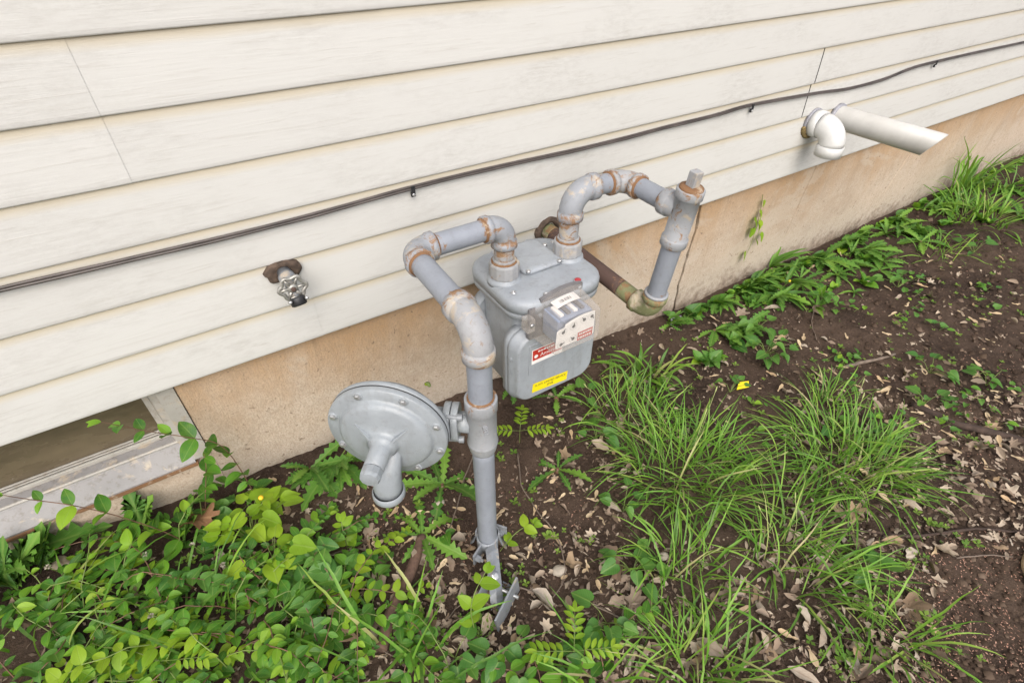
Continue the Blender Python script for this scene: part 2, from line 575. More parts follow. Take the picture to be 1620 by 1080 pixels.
plain('scrap_grey', (0.27, 0.27, 0.30), 0.5, 0, 0.15, 30)
# ------------------------------------------------------------------ ground
def axis(a, b, step, far):
    out = []
    x = a
    while x <= b + 1e-9:
        out.append(x); x += step
    pre, post, s, lo, hi = [], [], step, a, b
    while lo > -far:
        s *= 1.6; lo -= s; pre.append(lo)
    s = step
    while hi < far:
        s *= 1.6; hi += s; post.append(hi)
    return pre[::-1] + out + post


xs = axis(-0.9, 4.4, 0.0125, 60)
ys = axis(-1.45, 0.10, 0.0125, 60)
ys = [y for y in ys if y <= 0.35]
gm = MB()
rows = []
for y in ys:
    rows.append([Vector((x, y, ground_z(x, y) + (0.0065 * mnoise.noise(Vector((x * 34, y * 34, 0.7))) + 0.004 * mnoise.noise(Vector((x * 90, y * 90, 5.7))) if -1 < x < 4.5 and y > -1.5 else 0))) for x in xs])
gm.strip(rows)
tag(gm.build('ground', M['soil'], recalc=False), kind='structure')

# ------------------------------------------------------------------ house wall: siding, foundation, basement window
house = thing('house_wall', 'cream vinyl sided house wall over a stained concrete foundation', 'wall', (0, 0.06, 0))
Z0, EXPO = 0.390, 0.1015
X0, X1 = -4.0, 9.0
SEAMS = {0: [0.130, 0.775], 1: [0.130, 0.775], 2: [1.763], 3: [1.771], 4: [-0.083], 5: [-0.083], 6: [0.365], 7: [0.365], 9: [1.2], 8: [1.2]}


def clapboard(i, xa, xb, proud, sag=0.0):
    zb = Z0 + i * EXPO
    # cross-section from the hidden return at the bottom, round the butt edge, up the tilted face
    prof = [(0.0060, zb + 0.004), (0.0050, zb + 0.0003), (0.0022, zb), (0.0007, zb + 0.0010), (0.0, zb + 0.0030), (0.0002, zb + 0.010),
            (0.0013, zb + 0.035), (0.0031, zb + 0.070), (0.0049, zb + EXPO - 0.004), (0.0055, zb + EXPO + 0.010), (0.0095, zb + EXPO + 0.010)]
    mb = MB()
    rows = []
    n = max(2, int((xb - xa) / 0.12))
    for k in range(n + 1):
        x = xa + (xb - xa) * k / n
        wob = 0.0011 * mnoise.noise(Vector((x * 1.9, i * 3.7, 0))) + 0.0005 * mnoise.noise(Vector((x * 6, i * 5.1, 2)))
        wz = 0.0010 * mnoise.noise(Vector((x * 1.3, i * 2.3, 9)))
        rows.append([Vector((x, y - proud + wob * max(0, 1 - j / 9), z + wz)) for j, (y, z) in enumerate(prof)])
    mb.strip(rows)
    # closed ends show the thickness of the sheet
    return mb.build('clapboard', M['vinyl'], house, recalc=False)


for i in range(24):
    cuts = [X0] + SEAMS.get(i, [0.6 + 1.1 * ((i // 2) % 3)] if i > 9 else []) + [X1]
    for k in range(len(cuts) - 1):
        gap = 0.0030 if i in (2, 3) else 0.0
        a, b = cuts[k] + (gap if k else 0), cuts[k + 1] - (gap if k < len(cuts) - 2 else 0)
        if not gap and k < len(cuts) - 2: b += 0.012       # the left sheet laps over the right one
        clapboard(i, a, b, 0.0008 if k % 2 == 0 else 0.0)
# backing of the siding and the wall body behind it
bk = MB(); bk.box(((X0 + X1) / 2, 0.032, 1.62), ((X1 - X0) / 2, 0.010, 1.23))
bk.build('sheathing', M['dark_void'], house)

FY = 0.022
ZL = [-0.35 + 0.87 * k / 40 for k in range(41)]


def crack_line(pix, wob, seed, smooth=False):
    pts = sorted([onY(u, v, FY) for u, v in pix], key=lambda p: p.z)
    out = []
    for z in ZL:
        if z <= pts[0].z: x = pts[0].x
        elif z >= pts[-1].z: x = pts[-1].x
        else:
            for a, b in zip(pts, pts[1:]):
                if a.z <= z <= b.z:
                    t = (z - a.z) / (b.z - a.z); x = a.x + (b.x - a.x) * t; break
        out.append(x + wob * mnoise.noise(Vector((z * 22, seed, 0))) + wob * 0.6 * mnoise.noise(Vector((z * 60, seed, 4))))
    return out


cracks = [
    (crack_line([(1108, 330), (1101, 365), (1090, 398), (1084, 418), (1075, 448), (1070, 470), (1066, 492)], 0.006, 1), [0.0052 + 0.006 * abs(mnoise.noise(Vector((z * 14, 3, 1)))) for z in ZL]),
    (crack_line([(1290, 268), (1262, 328), (1232, 398)], 0.0015, 2), [0.0021 + 0.0012 * abs(mnoise.noise(Vector((z * 20, 8, 1)))) for z in ZL]),
    (crack_line([(1475, 190), (1440, 243), (1402, 300)], 0.001, 3), [0.0023 for z in ZL]),
]
found = None


def slab(left, right, zlo=None, zhi=None):
    """front face between two broken lines, turned back 30 mm into the joint at both sides"""
    global found
    mb = MB()
    rows = []
    for k, z in enumerate(ZL):
        if zlo is not None and z < zlo - 1e-6: continue
        if zhi is not None and z > zhi + 1e-6: continue
        a, b = left[k], right[k]
        n = 14
        row = [Vector((a + 0.002, FY + 0.03, z)), Vector((a, FY + 0.002, z)), Vector((a + 0.002, FY, z))]
        row += [Vector((a + (b - a) * t / n, FY + 0.0015 * mnoise.noise(Vector(((a + (b - a) * t / n) * 3, z * 3, 0))), z)) for t in range(1, n)]
        row += [Vector((b - 0.002, FY, z)), Vector((b, FY + 0.002, z)), Vector((b - 0.002, FY + 0.03, z))]
        rows.append(row)
    mb.strip(rows, False)
    if found is None:
        found = mb.build('foundation', M['concrete'], house, recalc=False)
        return found
    return mb.build('concrete_panel', M['concrete'], found, recalc=False)


WX0, WX1, WZ = -1.02, -0.166, 0.150          # window opening
full = lambda x: [x for _ in ZL]
edges = [full(WX1)]
for line, wdt in cracks:
    edges.append(([a - b for a, b in zip(line, wdt)], [a + b for a, b in zip(line, wdt)]))
slab(edges[0], edges[1][0])
slab(edges[1][1], edges[2][0])
slab(edges[2][1], edges[3][0])
slab(edges[3][1], full(X1))
slab(full(X0), full(WX0))
mb = MB()
mb.strip([[Vector((WX0 + (WX1 - WX0) * t / 12, y, z)) for t in range(13)] for y, z in ((FY, -0.35), (FY, 0.0), (FY, 0.08), (FY, WZ - 0.004), (FY + 0.004, WZ), (FY + 0.06, WZ + 0.004))])
mb.build('concrete_panel', M['concrete'], found, recalc=False)
mb = MB(); mb.box(((X0 + X1) / 2, 0.16, 0.03), ((X1 - X0) / 2, 0.02, 0.40))
mb.build('backing', M['dark_void'], found)

# basement window, recessed in the foundation
win = MB()
win.strip([[Vector((WX0, 0.086, z)), Vector((-0.232, 0.086, z))] for z in (0.215, 0.52)], False)
window = win.build('basement_window', M['dusty_glass'], house, recalc=False)
mb = MB()
L = lambda y, z: [Vector((WX0 + 0.004, y, z)), Vector((WX1 - 0.0335, y, z))]
mb.strip([L(0.016, 0.1555), L(0.0155, 0.160), L(0.019, 0.1635), L(0.046, 0.196), L(0.049, 0.201)], False)
mb.build('sill', M['sill_metal'], window, recalc=False)
mb = MB()
mb.strip([L(0.049, 0.2010), L(0.0475, 0.2045), L(0.050, 0.2075), L(0.053, 0.2072)], False)
mb.build('sill_bead', M['white_trim'], window, recalc=False)
mb = MB()
mb.strip([L(0.053, 0.2072), L(0.073, 0.2085)], False)
mb.build('sill_ledge', M['sill_metal'], window, recalc=False)
mb = MB()
for y0, z0, z1, d in ((0.073, 0.2085, 0.2200, 0.004), (0.077, 0.2212, 0.2245, 0.003), (0.080, 0.2255, 0.2290, 0.003)):
    mb.strip([L(y0, z0), L(y0 - 0.001, z0 + 0.002), L(y0 - 0.001, z1 - 0.002), L(y0, z1), L(y0 + d, z1)], False)
mb.build('bottom_rail', M['white_trim'], window, recalc=False)
mb = MB(); mb.box(((WX0 + WX1 - 0.03) / 2, FY - 0.004, 0.1526), ((WX1 - 0.03 - WX0) / 2, 0.007, 0.0032))
mb.build('rust_strip', M['rust'], window)
mb = MB()   # right jamb: face flange, inner return, inner stop
prof = [(WX1 - 0.001, FY + 0.004), (WX1 - 0.001, FY - 0.003), (WX1 - 0.033, FY - 0.003), (WX1 - 0.034, FY + 0.004), (WX1 - 0.036, 0.040), (WX1 - 0.052, 0.050), (WX1 - 0.060, 0.075), (WX1 - 0.070, 0.075), (WX1 - 0.071, 0.088)]
mb.strip([[Vector((x, y, z)) for x, y in prof] for z in (0.162, 0.25, 0.52)], False)
mb.build('jamb', M['white_trim'], window, recalc=False)

# ------------------------------------------------------------------ cable along the siding
cpx = [(-60, 471), (0, 458), (200, 412), (400, 365), (530, 331), (652, 297), (780, 266), (900, 240), (980, 221), (1060, 200), (1130, 183), (1190, 166), (1290, 148), (1345, 140), (1400, 125), (1440, 109), (1480, 98), (1550, 82), (1620, 67), (1700, 50)]
cab = thing('wall_cable', 'black twin cable running along the cream siding', 'cable', (0, -0.01, 0.67))


def catmull(pts, sub):
    out = []
    for i in range(len(pts) - 1):
        p0, p1, p2, p3 = pts[max(0, i - 1)], pts[i], pts[i + 1], pts[min(len(pts) - 1, i + 2)]
        for k in range(sub):
            t = k / sub
            out.append(0.5 * ((2 * p1) + (-p0 + p2) * t + (2 * p0 - 5 * p1 + 4 * p2 - p3) * t * t + (-p0 + 3 * p1 - 3 * p2 + p3) * t ** 3))
    out.append(pts[-1])
    return out


cw = [onY(u, v, -0.006) for u, v in cpx]
cw = [Vector((x_, -0.006, 0.679)) for x_ in (-4, -3, -2, -1.2, -0.7, -0.5)] + cw[1:-1] + [Vector((x_, -0.006, 0.657)) for x_ in (3.9, 4.6, 5.5, 7, 9)]
cpath = catmull(cw, 8)
MB().tube([p + Vector((0, 0.001, 0.0021)) for p in cpath], 0.0029, 8).build('strand', M['cable_black'], cab)
MB().tube([p + Vector((0, -0.001 + 0.0008 * math.sin(i * 0.7), -0.0021)) for i, p in enumerate(cpath)], 0.0027, 8).build('strand', M['cable_black'], cab)
for u, v in ((652, 297), (1190, 167), (1481, 98)):
    p = onY(u, v, -0.006)
    q = MB(); q.box(p + Vector((0, -0.004, -0.004)), (0.0045, 0.0012, 0.009)); q.box(p + Vector((0, -0.001, -0.014)), (0.0045, 0.003, 0.005))
    cl = q.build('clip', M['black_rubber'], cab, bevel=0.0008)
    MB().lathe(p + Vector((0, -0.0035, -0.014)), (0, -1, 0), [(0.0036, 0), (0.0036, 0.0015), (0.002, 0.0028)], 10).build('screw', M['zinc'], cl)

# ------------------------------------------------------------------ hose tap
tap = thing('hose_tap', 'galvanised hose tap with a wheel handle and dark putty at the siding', 'tap', (0.102, 0, 0.573))
tp = Vector((0.103, 0, 0.574))
mb = MB()
k1 = [Vector((tp.x + math.cos(a) * (0.036 + 0.006 * mnoise.noise(Vector((math.cos(a) * 2, math.sin(a) * 2, 1)))), -0.004, tp.z + math.sin(a) * (0.023 + 0.007 * mnoise.noise(Vector((math.cos(a) * 2, math.sin(a) * 2, 5)))))) for a in [2 * math.pi * i / 30 for i in range(30)]]
k0 = [p + Vector((0, 0.02, 0)) for p in k1]
k2 = [tp + (p - tp) * 0.72 + Vector((0, -0.006, 0)) for p in k1]
k3 = [tp + (p - tp) * 0.45 + Vector((0, -0.003, 0)) for p in k1]
mb.layers([k0, k1, k2, k3]); mb.build('putty_collar', M['putty'], tap)
ax = Vector((0.0, -1, -0.03)).normalized()
mb = MB(); mb.lathe(tp + Vector((0, 0.0, 0)), ax, [(0.0135, 0), (0.0135, 0.022), (0.0160, 0.023), (0.0160, 0.036), (0.012, 0.039), (0.012, 0.052), (0.0085, 0.055), (0.0085, 0.066)], 20)
mb.build('valve_body', M['galvanised'], tap)
sp0 = tp + ax * 0.040
MB().tube([sp0 + Vector((0, 0, 0.004)), sp0 + Vector((0, -0.006, -0.008)), sp0 + Vector((0.001, -0.016, -0.016)), sp0 + Vector((0.001, -0.022, -0.024))], 0.0105, 16).build('spout', M['galvanised'], tap)
vb = sp0 + Vector((0.002, -0.026, -0.027))
MB().lathe(vb, Vector((0.05, -0.5, -0.85)), [(0.0145, -0.004), (0.0155, 0.0), (0.0155, 0.012), (0.012, 0.014)], 18).build('hose_connector', M['black_rubber'], tap)
for s in (-1, 1):
    MB().lathe(vb + Vector((0.0155 * s, -0.012, 0.003)), (0, -0.8, 0.6), [(0.0035, -0.004), (0.0035, 0.007), (0.001, 0.008)], 10).build('screw', M['zinc'], tap)
hb = tp + ax * 0.067
wh = MB(); u_, v_ = frame(ax)
ringp = []
for i in range(49):
    a = 2 * math.pi * i / 48
    rr = 0.0235 + 0.0026 * math.cos(6 * a)
    ringp.append(hb + (u_ * math.cos(a) + v_ * math.sin(a)) * rr)
wh.tube(ringp, 0.0038, 8, False)
wheel = wh.build('wheel_handle', M['brass_dull'], tap)
for i in range(6):
    a = 2 * math.pi * i / 6
    d_ = u_ * math.cos(a) + v_ * math.sin(a)
    MB().tube([hb + d_ * 0.006, hb + d_ * 0.024], 0.0030, 8).build('spoke', M['brass_dull'], wheel)
MB().lathe(hb, ax, [(0.009, -0.004), (0.009, 0.003), (0.005, 0.005)], 16).build('hub', M['brass_dull'], wheel)
MB().lathe(hb + ax * 0.005, ax, [(0.0048, -0.002), (0.0048, 0.002), (0.003, 0.003)], 10).build('screw', M['rust_dark'], wheel)

# ------------------------------------------------------------------ plastic vents
def elbow_pts(P, a, b, R, n=9):
    """arc from P+a*R to P+b*R tangent to both directions"""
    a, b = Vector(a).normalized(), Vector(b).normalized()
    out = []
    c = P + (a + b) * R
    for i in range(n + 1):
        t = math.pi / 2 * i / n
        out.append(c - b * R * math.cos(t) - a * R * math.sin(t))
    return out


e = Vector((1.838, 0, 0.568))
ve = thing('vent_elbow', 'short white plastic vent elbow turned down from the siding', 'vent', e, 'plastic vents')
MB().lathe(e, (0, -1, 0), [(0.0400, 0.02 - 0.03), (0.0400, 0.010), (0.0425, 0.011), (0.0425, 0.034), (0.0392, 0.0355)], 32).build('socket', M['pvc'], ve)
R_ = 0.052
P_ = e + Vector((0, -0.037 - R_, 0))
arc = elbow_pts(P_, (0, 1, 0), (0, 0, -1), R_)
MB().tube(arc, 0.0390, 32).build('bend', M['pvc'], ve)
tip = arc[-1]
mb = MB(); mb.lathe(tip, (0, 0, -1), [(0.0390, -0.002), (0.0420, 0.0), (0.0420, 0.032), (0.0385, 0.032), (0.0385, 0.004)], 32, caps=False)
mb.build('outlet_collar', M['pvc'], ve)
MB().lathe(tip + Vector((0, 0, -0.004)), (0, 0, -1), [(0.001, 0), (0.0384, 0.0005)], 32, caps=False).build('bore', M['dark_void'], ve)
MB().lathe(e + Vector((0, -0.004, 0)), (0, -1, 0), [(0.0455, -0.006), (0.0450, 0.002), (0.0445, 0.003)], 30).build('sealant', M['scrap_grey'], ve)

q = MB()
for k in range(9):
    a_ = math.radians(195 + 11 * k)
    q.lathe(e + Vector((math.cos(a_) * 0.047, -0.004, math.sin(a_) * 0.047)), (math.cos(a_), -1, math.sin(a_)), [(0.003, -0.006), (0.0075 + 0.002 * (k % 3), -0.001), (0.006, 0.003), (0.002, 0.005)], 8)
q.build('brown_foam', M['foam_brown'], ve)
b = Vector((1.978, 0, 0.563))
vp = thing('vent_pipe', 'long cream plastic vent pipe with a slanted end sticking out of the siding', 'vent', b, 'plastic vents')
mb = MB()
u_, v_ = Vector((1, 0, 0)), Vector((0, 0, 1))
def vring(r, yfun, n=40):
    return [b + u_ * math.cos(2 * math.pi * i / n) * r + v_ * math.sin(2 * math.pi * i / n) * r + Vector((0, yfun(math.cos(2 * math.pi * i / n), math.sin(2 * math.pi * i / n)), 0)) for i in range(n)]
END = lambda cx_, sz_: -0.3225 - 0.022 * sz_ + 0.0065 * cx_
k0 = mb.ring(vring(0.0375, lambda c_, s_: 0.03)); k1 = mb.ring(vring(0.0375, lambda c_, s_: -0.15)); k2 = mb.ring(vring(0.0375, END))
k3 = mb.ring(vring(0.0335, END)); k4 = mb.ring(vring(0.0335, lambda c_, s_: 0.02))
for p_, q_ in ((k0, k1), (k1, k2), (k2, k3), (k3, k4)): mb.bridge(p_, q_)
mb.build('pipe', M['pvc_cream'], vp)
MB().lathe(b + Vector((0, 0.0, 0)), (0, -1, 0), [(0.001, -0.01), (0.033, -0.0095)], 30, caps=False).build('bore', M['dark_void'], vp)
MB().lathe(b + Vector((0, -0.004, 0)), (0, -1, 0), [(0.044, -0.006), (0.0435, 0.004), (0.0395, 0.007)], 30).build('sealant', M['scrap_grey'], vp)
# ------------------------------------------------------------------ gas pipework
RP = 0.0211


def pipe(name, a, b, parent, mat='pipe_paint', r=RP):
    ln = (Vector(b) - Vector(a)).length
    o = MB().lathe(a, Vector(b) - Vector(a), [(r, ln * k / 12) for k in range(13)], 28).build(name, M[mat], parent)
    joints(o, [(Vector(a), 0.012), (Vector(b), 0.012)])
    return o


def collar(mb, o, d, r0, r1, h0, h1):
    e_ = 0.0009
    mb.lathe(o, d, [(r0, h0 - 0.004), (r1 - 0.0012, h0), (r1, h0 + e_), (r1, h1 - e_), (r1 - 0.0016, h1), (RP + 0.0002, h1 + 0.0002)], 28, caps=False)


def joints(o, spots):
    # how near each vertex is to a screwed joint: rust starts there
    off = wl(o)
    at = o.data.attributes.new('joint', 'FLOAT', 'POINT')
    vals = []
    for v_ in o.data.vertices:
        p = v_.co + off
        vals.append(max(max(0.0, 1 - max(0, (p - q).length - 0.024) / r_) for q, r_ in spots))
    at.data.foreach_set('value', vals)


def elbow(P, a, b, parent, mat='fitting_paint', R=0.034, rb=0.0243, L=0.047, thread='rust'):
    """screwed malleable elbow: bend, thick banded mouths, threads showing at the mouths"""
    P, a, b = Vector(P), Vector(a).normalized(), Vector(b).normalized()
    mb = MB()
    mb.tube(elbow_pts_any(P, a, b, R), rb, 24, False)
    for d in (a, b):
        t = R
        collar(mb, P, d, rb, rb + 0.0030, t + 0.001, L)
    el = mb.build('elbow', M[mat], parent)
    joints(el, [(P + d * L, 0.020) for d in (a, b)])
    for d in (a, b):
        MB().lathe(P + d * (L - 0.001), d, [(RP + 0.0034, 0), (RP + 0.0030, 0.0024), (RP + 0.0006, 0.0052), (RP - 0.001, 0.0056)], 28).build('thread', M[thread], el)
    return el


def elbow_pts_any(P, a, b, R, n=10):
    # quadratic-ish round bend that also serves bends a little off 90 degrees
    p0, p2 = P + a * R, P + b * R
    out = []
    for i in range(n + 1):
        t = i / n
        w1 = 0.7071
        den = (1 - t) ** 2 + 2 * w1 * t * (1 - t) + t * t
        out.append((p0 * (1 - t) ** 2 + P * (2 * w1 * t * (1 - t)) + p2 * t * t) / den)
    return out


ZI = 0.655
IN = Vector((0.496, -0.200, 0))
OUT = Vector((0.661, -0.200, 0))
RX, RY = 0.2955, -0.445
inlet = thing('inlet_pipe', 'grey gas riser pipe with rusty elbows leading into the meter', 'gas pipe', (RX, RY, 0))
c1 = Vector((IN.x, IN.y, ZI)); c2 = Vector((0.2975, -0.200, ZI)); c3 = Vector((RX, RY, ZI - 0.003))
elbow(c1, (0, 0, -1), (-1, 0, 0), inlet)
elbow(c2, (1, 0, 0), (0, -1, 0), inlet)
elbow(c3, (0, 1, 0), (0, 0, -1), inlet, 'fitting_worn', R=0.046, rb=0.0245, L=0.066)
pipe('pipe', c2 + Vector((0.045, 0, 0)), c1 + Vector((-0.045, 0, 0)), inlet)
pipe('pipe', c2 + Vector((0, -0.045, 0)), c3 + Vector((0, 0.062, 0)), inlet)
pipe('nipple', c1 + Vector((0, 0, -0.044)), (IN.x, IN.y, 0.565), inlet, 'fitting_worn')
pipe('pipe', c3 + Vector((0, 0, -0.060)), (RX, RY, 0.470), inlet)
pipe('pipe', (RX, RY, 0.375), (RX + 0.001, RY, -0.06), inlet, 'pipe_paint', 0.0208)
# casting in the riser that carries the regulator
mb = MB()
mb.lathe((RX, RY, 0), (0, 0, 1), [(0.0212, 0.362), (0.0245, 0.363), (0.0250, 0.366), (0.0285, 0.384), (0.0287, 0.386), (0.0280, 0.388), (0.0268, 0.391), (0.0268, 0.468), (0.0280, 0.470), (0.0288, 0.4715), (0.0288, 0.495), (0.0280, 0.497), (0.0222, 0.4965), (0.0222, 0.480)], 32, caps=False)
cast = mb.build('tee_casting', M['fitting_clean'], inlet)
joints(cast, [(Vector((RX, RY, 0.497)), 0.028)])
MB().lathe((RX, RY, 0.4955), (0, 0, 1), [(0.0245, -0.002), (0.0240, 0.0022), (0.0214, 0.0038)], 28).build('rust_ring', M['rust'], cast)
for k in range(5):
    q = MB(); q.box((RX - 0.0085 + 0.0008 * k, RY - 0.0262, 0.452 - 0.0055 * k), (0.0042, 0.0014, 0.0011)); q.build('cast_mark', M['fitting_clean'], cast)

outlet = thing('outlet_pipe', 'grey gas pipe looping from the meter to a rusty pipe entering the wall', 'gas pipe', (0.80, -0.345, 0.40))
A = Vector((OUT.x, OUT.y, 0.684)); B = Vector((0.806, -0.200, 0.676)); T = Vector((0.806, -0.372, 0.674)); E = Vector((0.801, -0.347, 0.414)); H = Vector((0.756, 0.012, 0.474))
elbow(A, (0, 0, -1), B - A, outlet, 'fitting_paint', R=0.046, rb=0.0252, L=0.062)
elbow(B, A - B, T - B, outlet, 'fitting_worn')
pipe('pipe', A + (B - A).normalized() * 0.058, B + (A - B).normalized() * 0.044, outlet)
pipe('pipe', B + (T - B).normalized() * 0.044, T + (B - T).normalized() * 0.040, outlet)
pipe('nipple', A + Vector((0, 0, -0.058)), (OUT.x, OUT.y, 0.565), outlet, 'fitting_worn')
td = (E - T).normalized()
mb = MB()
mb.lathe(T, td, [(0.0220, -0.0480), (0.0268, -0.0480), (0.0277, -0.0470), (0.0277, -0.031), (0.0268, -0.030), (0.0246, -0.0285), (0.0246, 0.058), (0.0268, 0.0595), (0.0277, 0.0605), (0.0277, 0.0770), (0.0268, 0.078), (0.0214, 0.0782)], 30, caps=False)
bd = (B - T).normalized()
mb.lathe(T, bd, [(0.0240, 0.010), (0.0240, 0.033), (0.0265, 0.035), (0.0273, 0.036), (0.0273, 0.052), (0.0265, 0.053), (0.0214, 0.0532)], 28, caps=False)
tee = mb.build('tee', M['fitting_clean'], outlet)
joints(tee, [(T - td * 0.048, 0.02), (T + td * 0.078, 0.014), (T + bd * 0.053, 0.024)])
MB().lathe(T + bd * 0.052, bd, [(RP + 0.004, 0), (RP + 0.003, 0.003), (RP + 0.0004, 0.006)], 28).build('thread', M['rust'], tee)
plug = MB().lathe(T, -td, [(0.0225, 0.040), (0.0240, 0.0485), (0.0235, 0.0515), (0.0180, 0.0535), (0.0125, 0.054)], 26).build('plug', M['rust'], tee)
uq, vq = frame(-td)
Rq = Matrix((uq, vq, -td)).transposed()
q = MB(); q.box(T - td * 0.068, (0.0098, 0.0098, 0.0150), Rq); q.build('square_head', M['fitting_worn'], tee, bevel=0.0015)
pipe('pipe', T + td * 0.070, E - td * 0.046, outlet)
hd = (H - E).normalized()
elbow(E, -td, hd, outlet, 'green_paint', R=0.034, rb=0.0250, L=0.050)
mb = MB(); mb.lathe(E, -td, [(0.0225, 0.050), (0.0268, 0.0505), (0.0268, 0.056), (0.0214, 0.0565)], 26, caps=False); mb.build('lock_ring', M['fitting_clean'], outlet)
pipe('painted_pipe', E + hd * 0.048, E + hd * 0.092, outlet, 'green_paint', 0.0213)
pipe('bare_pipe', E + hd * 0.0915, E + hd * 0.345, outlet, 'rust_dark', 0.0210)
pipe('painted_pipe', E + hd * 0.336, H + hd * 0.03, outlet, 'green_paint', 0.0216)
esc = onY(866, 364, -0.002)
mb = MB()
kk = []
for rr, yy in ((0.040, 0.012), (0.041, -0.004), (0.034, -0.010), (0.026, -0.006), (0.023, 0.008)):
    kk.append([Vector((H.x + math.cos(a) * rr * (1 + 0.10 * mnoise.noise(Vector((math.cos(a) * 2, math.sin(a) * 2, rr * 9)))), yy, 0.4735 + math.sin(a) * rr * (1 + 0.1 * mnoise.noise(Vector((math.cos(a) * 2, math.sin(a) * 2, 6)))))) for a in [2 * math.pi * i / 28 for i in range(28)]])
mb.layers(kk, True, False); mb.build('wall_seal', M['putty'], outlet)

# ------------------------------------------------------------------ gas meter
MX, MY = 0.576, -0.200
meter = thing('gas_meter', 'grey gas meter with a clear dial window and a yellow sticker', 'gas meter', (MX, MY, 0.25))


def slabxy(name, hx, hy, r, lv, mat, parent=meter, cx=MX, cy=MY):
    mb = MB()
    mb.layers([[Vector((x, y, z)) for x, y in rrect(cx, cy, hx * s, hy * s, r * s)] for z, s in lv])
    return mb.build(name, M[mat], parent)


slabxy('body', 0.098, 0.080, 0.035, [(0.256, 0.93), (0.262, 1), (0.495, 1), (0.499, 0.98)], 'meter_paint')
top = slabxy('top_cover', 0.118, 0.112, 0.056, [(0.485, 0.955), (0.488, 0.985), (0.500, 0.99), (0.502, 0.975), (0.503, 1.0), (0.519, 1.0), (0.525, 0.985), (0.529, 0.95), (0.5315, 0.88), (0.5325, 0.6)], 'meter_paint')
slabxy('cover_plate', 0.050, 0.056, 0.016, [(0.530, 1.0), (0.5335, 1.0), (0.534, 1.04), (0.5395, 1.03), (0.5420, 0.985), (0.5435, 0.86)], 'meter_paint', top, MX + 0.010, MY + 0.034)
for px, py in ((862, 387), (836, 429), (885, 412)):
    p = Vector((0, 0, 0.5435)); d_ = ray(px, py); p = CAM + d_ * ((0.5435 - CAM.z) / d_.z)
    MB().lathe(p, (0, 0, 1), [(0.0052, -0.003), (0.0052, 0.0015), (0.0035, 0.0028)], 12).build('screw', M['zinc'], top)


def bolt(p, d, parent, r=0.0058, boss=True, mat='zinc'):
    p, d = Vector(p), Vector(d).normalized()
    if boss:
        MB().lathe(p, d, [(r * 2.0, -0.006), (r * 1.9, 0.0018), (r * 1.6, 0.0024), (r * 1.5, 0.0016)], 16).build('boss', M['meter_paint'], parent)
    mb = MB(); mb.lathe(p, d, [(r, 0), (r, 0.0036), (r * 0.75, 0.0052), (r * 0.45, 0.0052), (r * 0.4, 0.0030)], 12)
    return mb.build('screw', M[mat], parent)


for sx, sy in ((-0.098, 0.020), (-0.094, -0.058), (-0.042, -0.098), (0.036, -0.100), (0.100, 0.030), (0.05, 0.098), (-0.045, 0.096), (0.094, 0.066)):
    bolt((MX + sx, MY + sy, 0.5295), (0, 0, 1), top)
for px, py in ((914, 444), (813, 397)):
    d_ = ray(px, py); p = CAM + d_ * ((0.532 - CAM.z) / d_.z)
    MB().lathe(p, (0, 0, 1), [(0.0098, -0.006), (0.0098, 0.001), (0.0082, 0.0026)], 18).build('seal_cup', M['meter_paint'], top)
    MB().lathe(p, (0, 0, 1), [(0.0072, 0.0020), (0.0070, 0.0034), (0.004, 0.0040)], 18).build('wax_seal', M['seal_red'], top)
for P_ in (IN, OUT):   # swivel nuts
    mb = MB()
    mb.lathe((P_.x, P_.y, 0), (0, 0, 1), [(0.0375, 0.525), (0.0360, 0.535), (0.0305, 0.538), (0.0305, 0.5395)], 28)
    mb.build('spud', M['meter_paint'], top)
    mb = MB()
    mb.lathe((P_.x, P_.y, 0), (0, 0, 1), [(0.0290, 0.539), (0.0318, 0.5405), (0.0322, 0.544), (0.0322, 0.568), (0.0308, 0.5715), (0.0260, 0.5735), (0.0245, 0.5745), (0.0245, 0.579), (0.0214, 0.580)], 12, smooth=False)
    mb.build('union_nut', M['fitting_worn'], meter)
    MB().lathe((P_.x, P_.y, 0.5735), (0, 0, 1), [(0.0275, -0.002), (0.0268, 0.002), (0.0215, 0.003)], 24).build('rust_ring', M['rust'], meter)


def slabxz(name, hx, hz, r, lv, mat, parent, cx, cz):
    mb = MB()
    mb.layers([[Vector((x, y, z)) for x, z in rrect(cx, cz, hx * s, hz * s, r * s)] for y, s in lv])
    return mb.build(name, M[mat], parent)


FCX, FCZ = 0.5665, 0.353
front = slabxz('front_cover', 0.1145, 0.1005, 0.040, [(-0.262, 1.0), (-0.279, 1.0), (-0.280, 0.985), (-0.282, 1.0), (-0.288, 0.995), (-0.292, 0.965), (-0.303, 0.93), (-0.3085, 0.91), (-0.310, 0.88)], 'meter_paint', meter, FCX, FCZ)
slabxz('rear_cover', 0.1145, 0.1005, 0.040, [(-0.140, 1.0), (-0.118, 1.0), (-0.112, 0.97), (-0.095, 0.9)], 'meter_paint', meter, FCX + 0.01, FCZ)
for sx, sz_ in ((-0.104, 0.035), (-0.100, -0.066), (-0.040, -0.094), (0.040, -0.094), (0.102, -0.060), (0.105, 0.02)):
    p = Vector((FCX + sx, -0.290, FCZ + sz_))
    MB().lathe(p, (0, -1, 0), [(0.011, -0.010), (0.0098, 0.001), (0.0075, 0.003)], 16).build('boss', M['meter_paint'], front)
    MB().lathe(p, (0, -1, 0), [(0.0055, 0.002), (0.0055, 0.0055), (0.0038, 0.0068)], 12).build('screw', M['zinc'], front)
YF = -0.310
bp = [onY(u, v, YF - 0.002) for u, v in ((838, 553), (835, 596), (880, 582), (884, 535))]
bx0, bx1 = bp[0].x, bp[2].x + 0.012
bz0, bz1 = bp[1].z, bp[0].z + 0.008
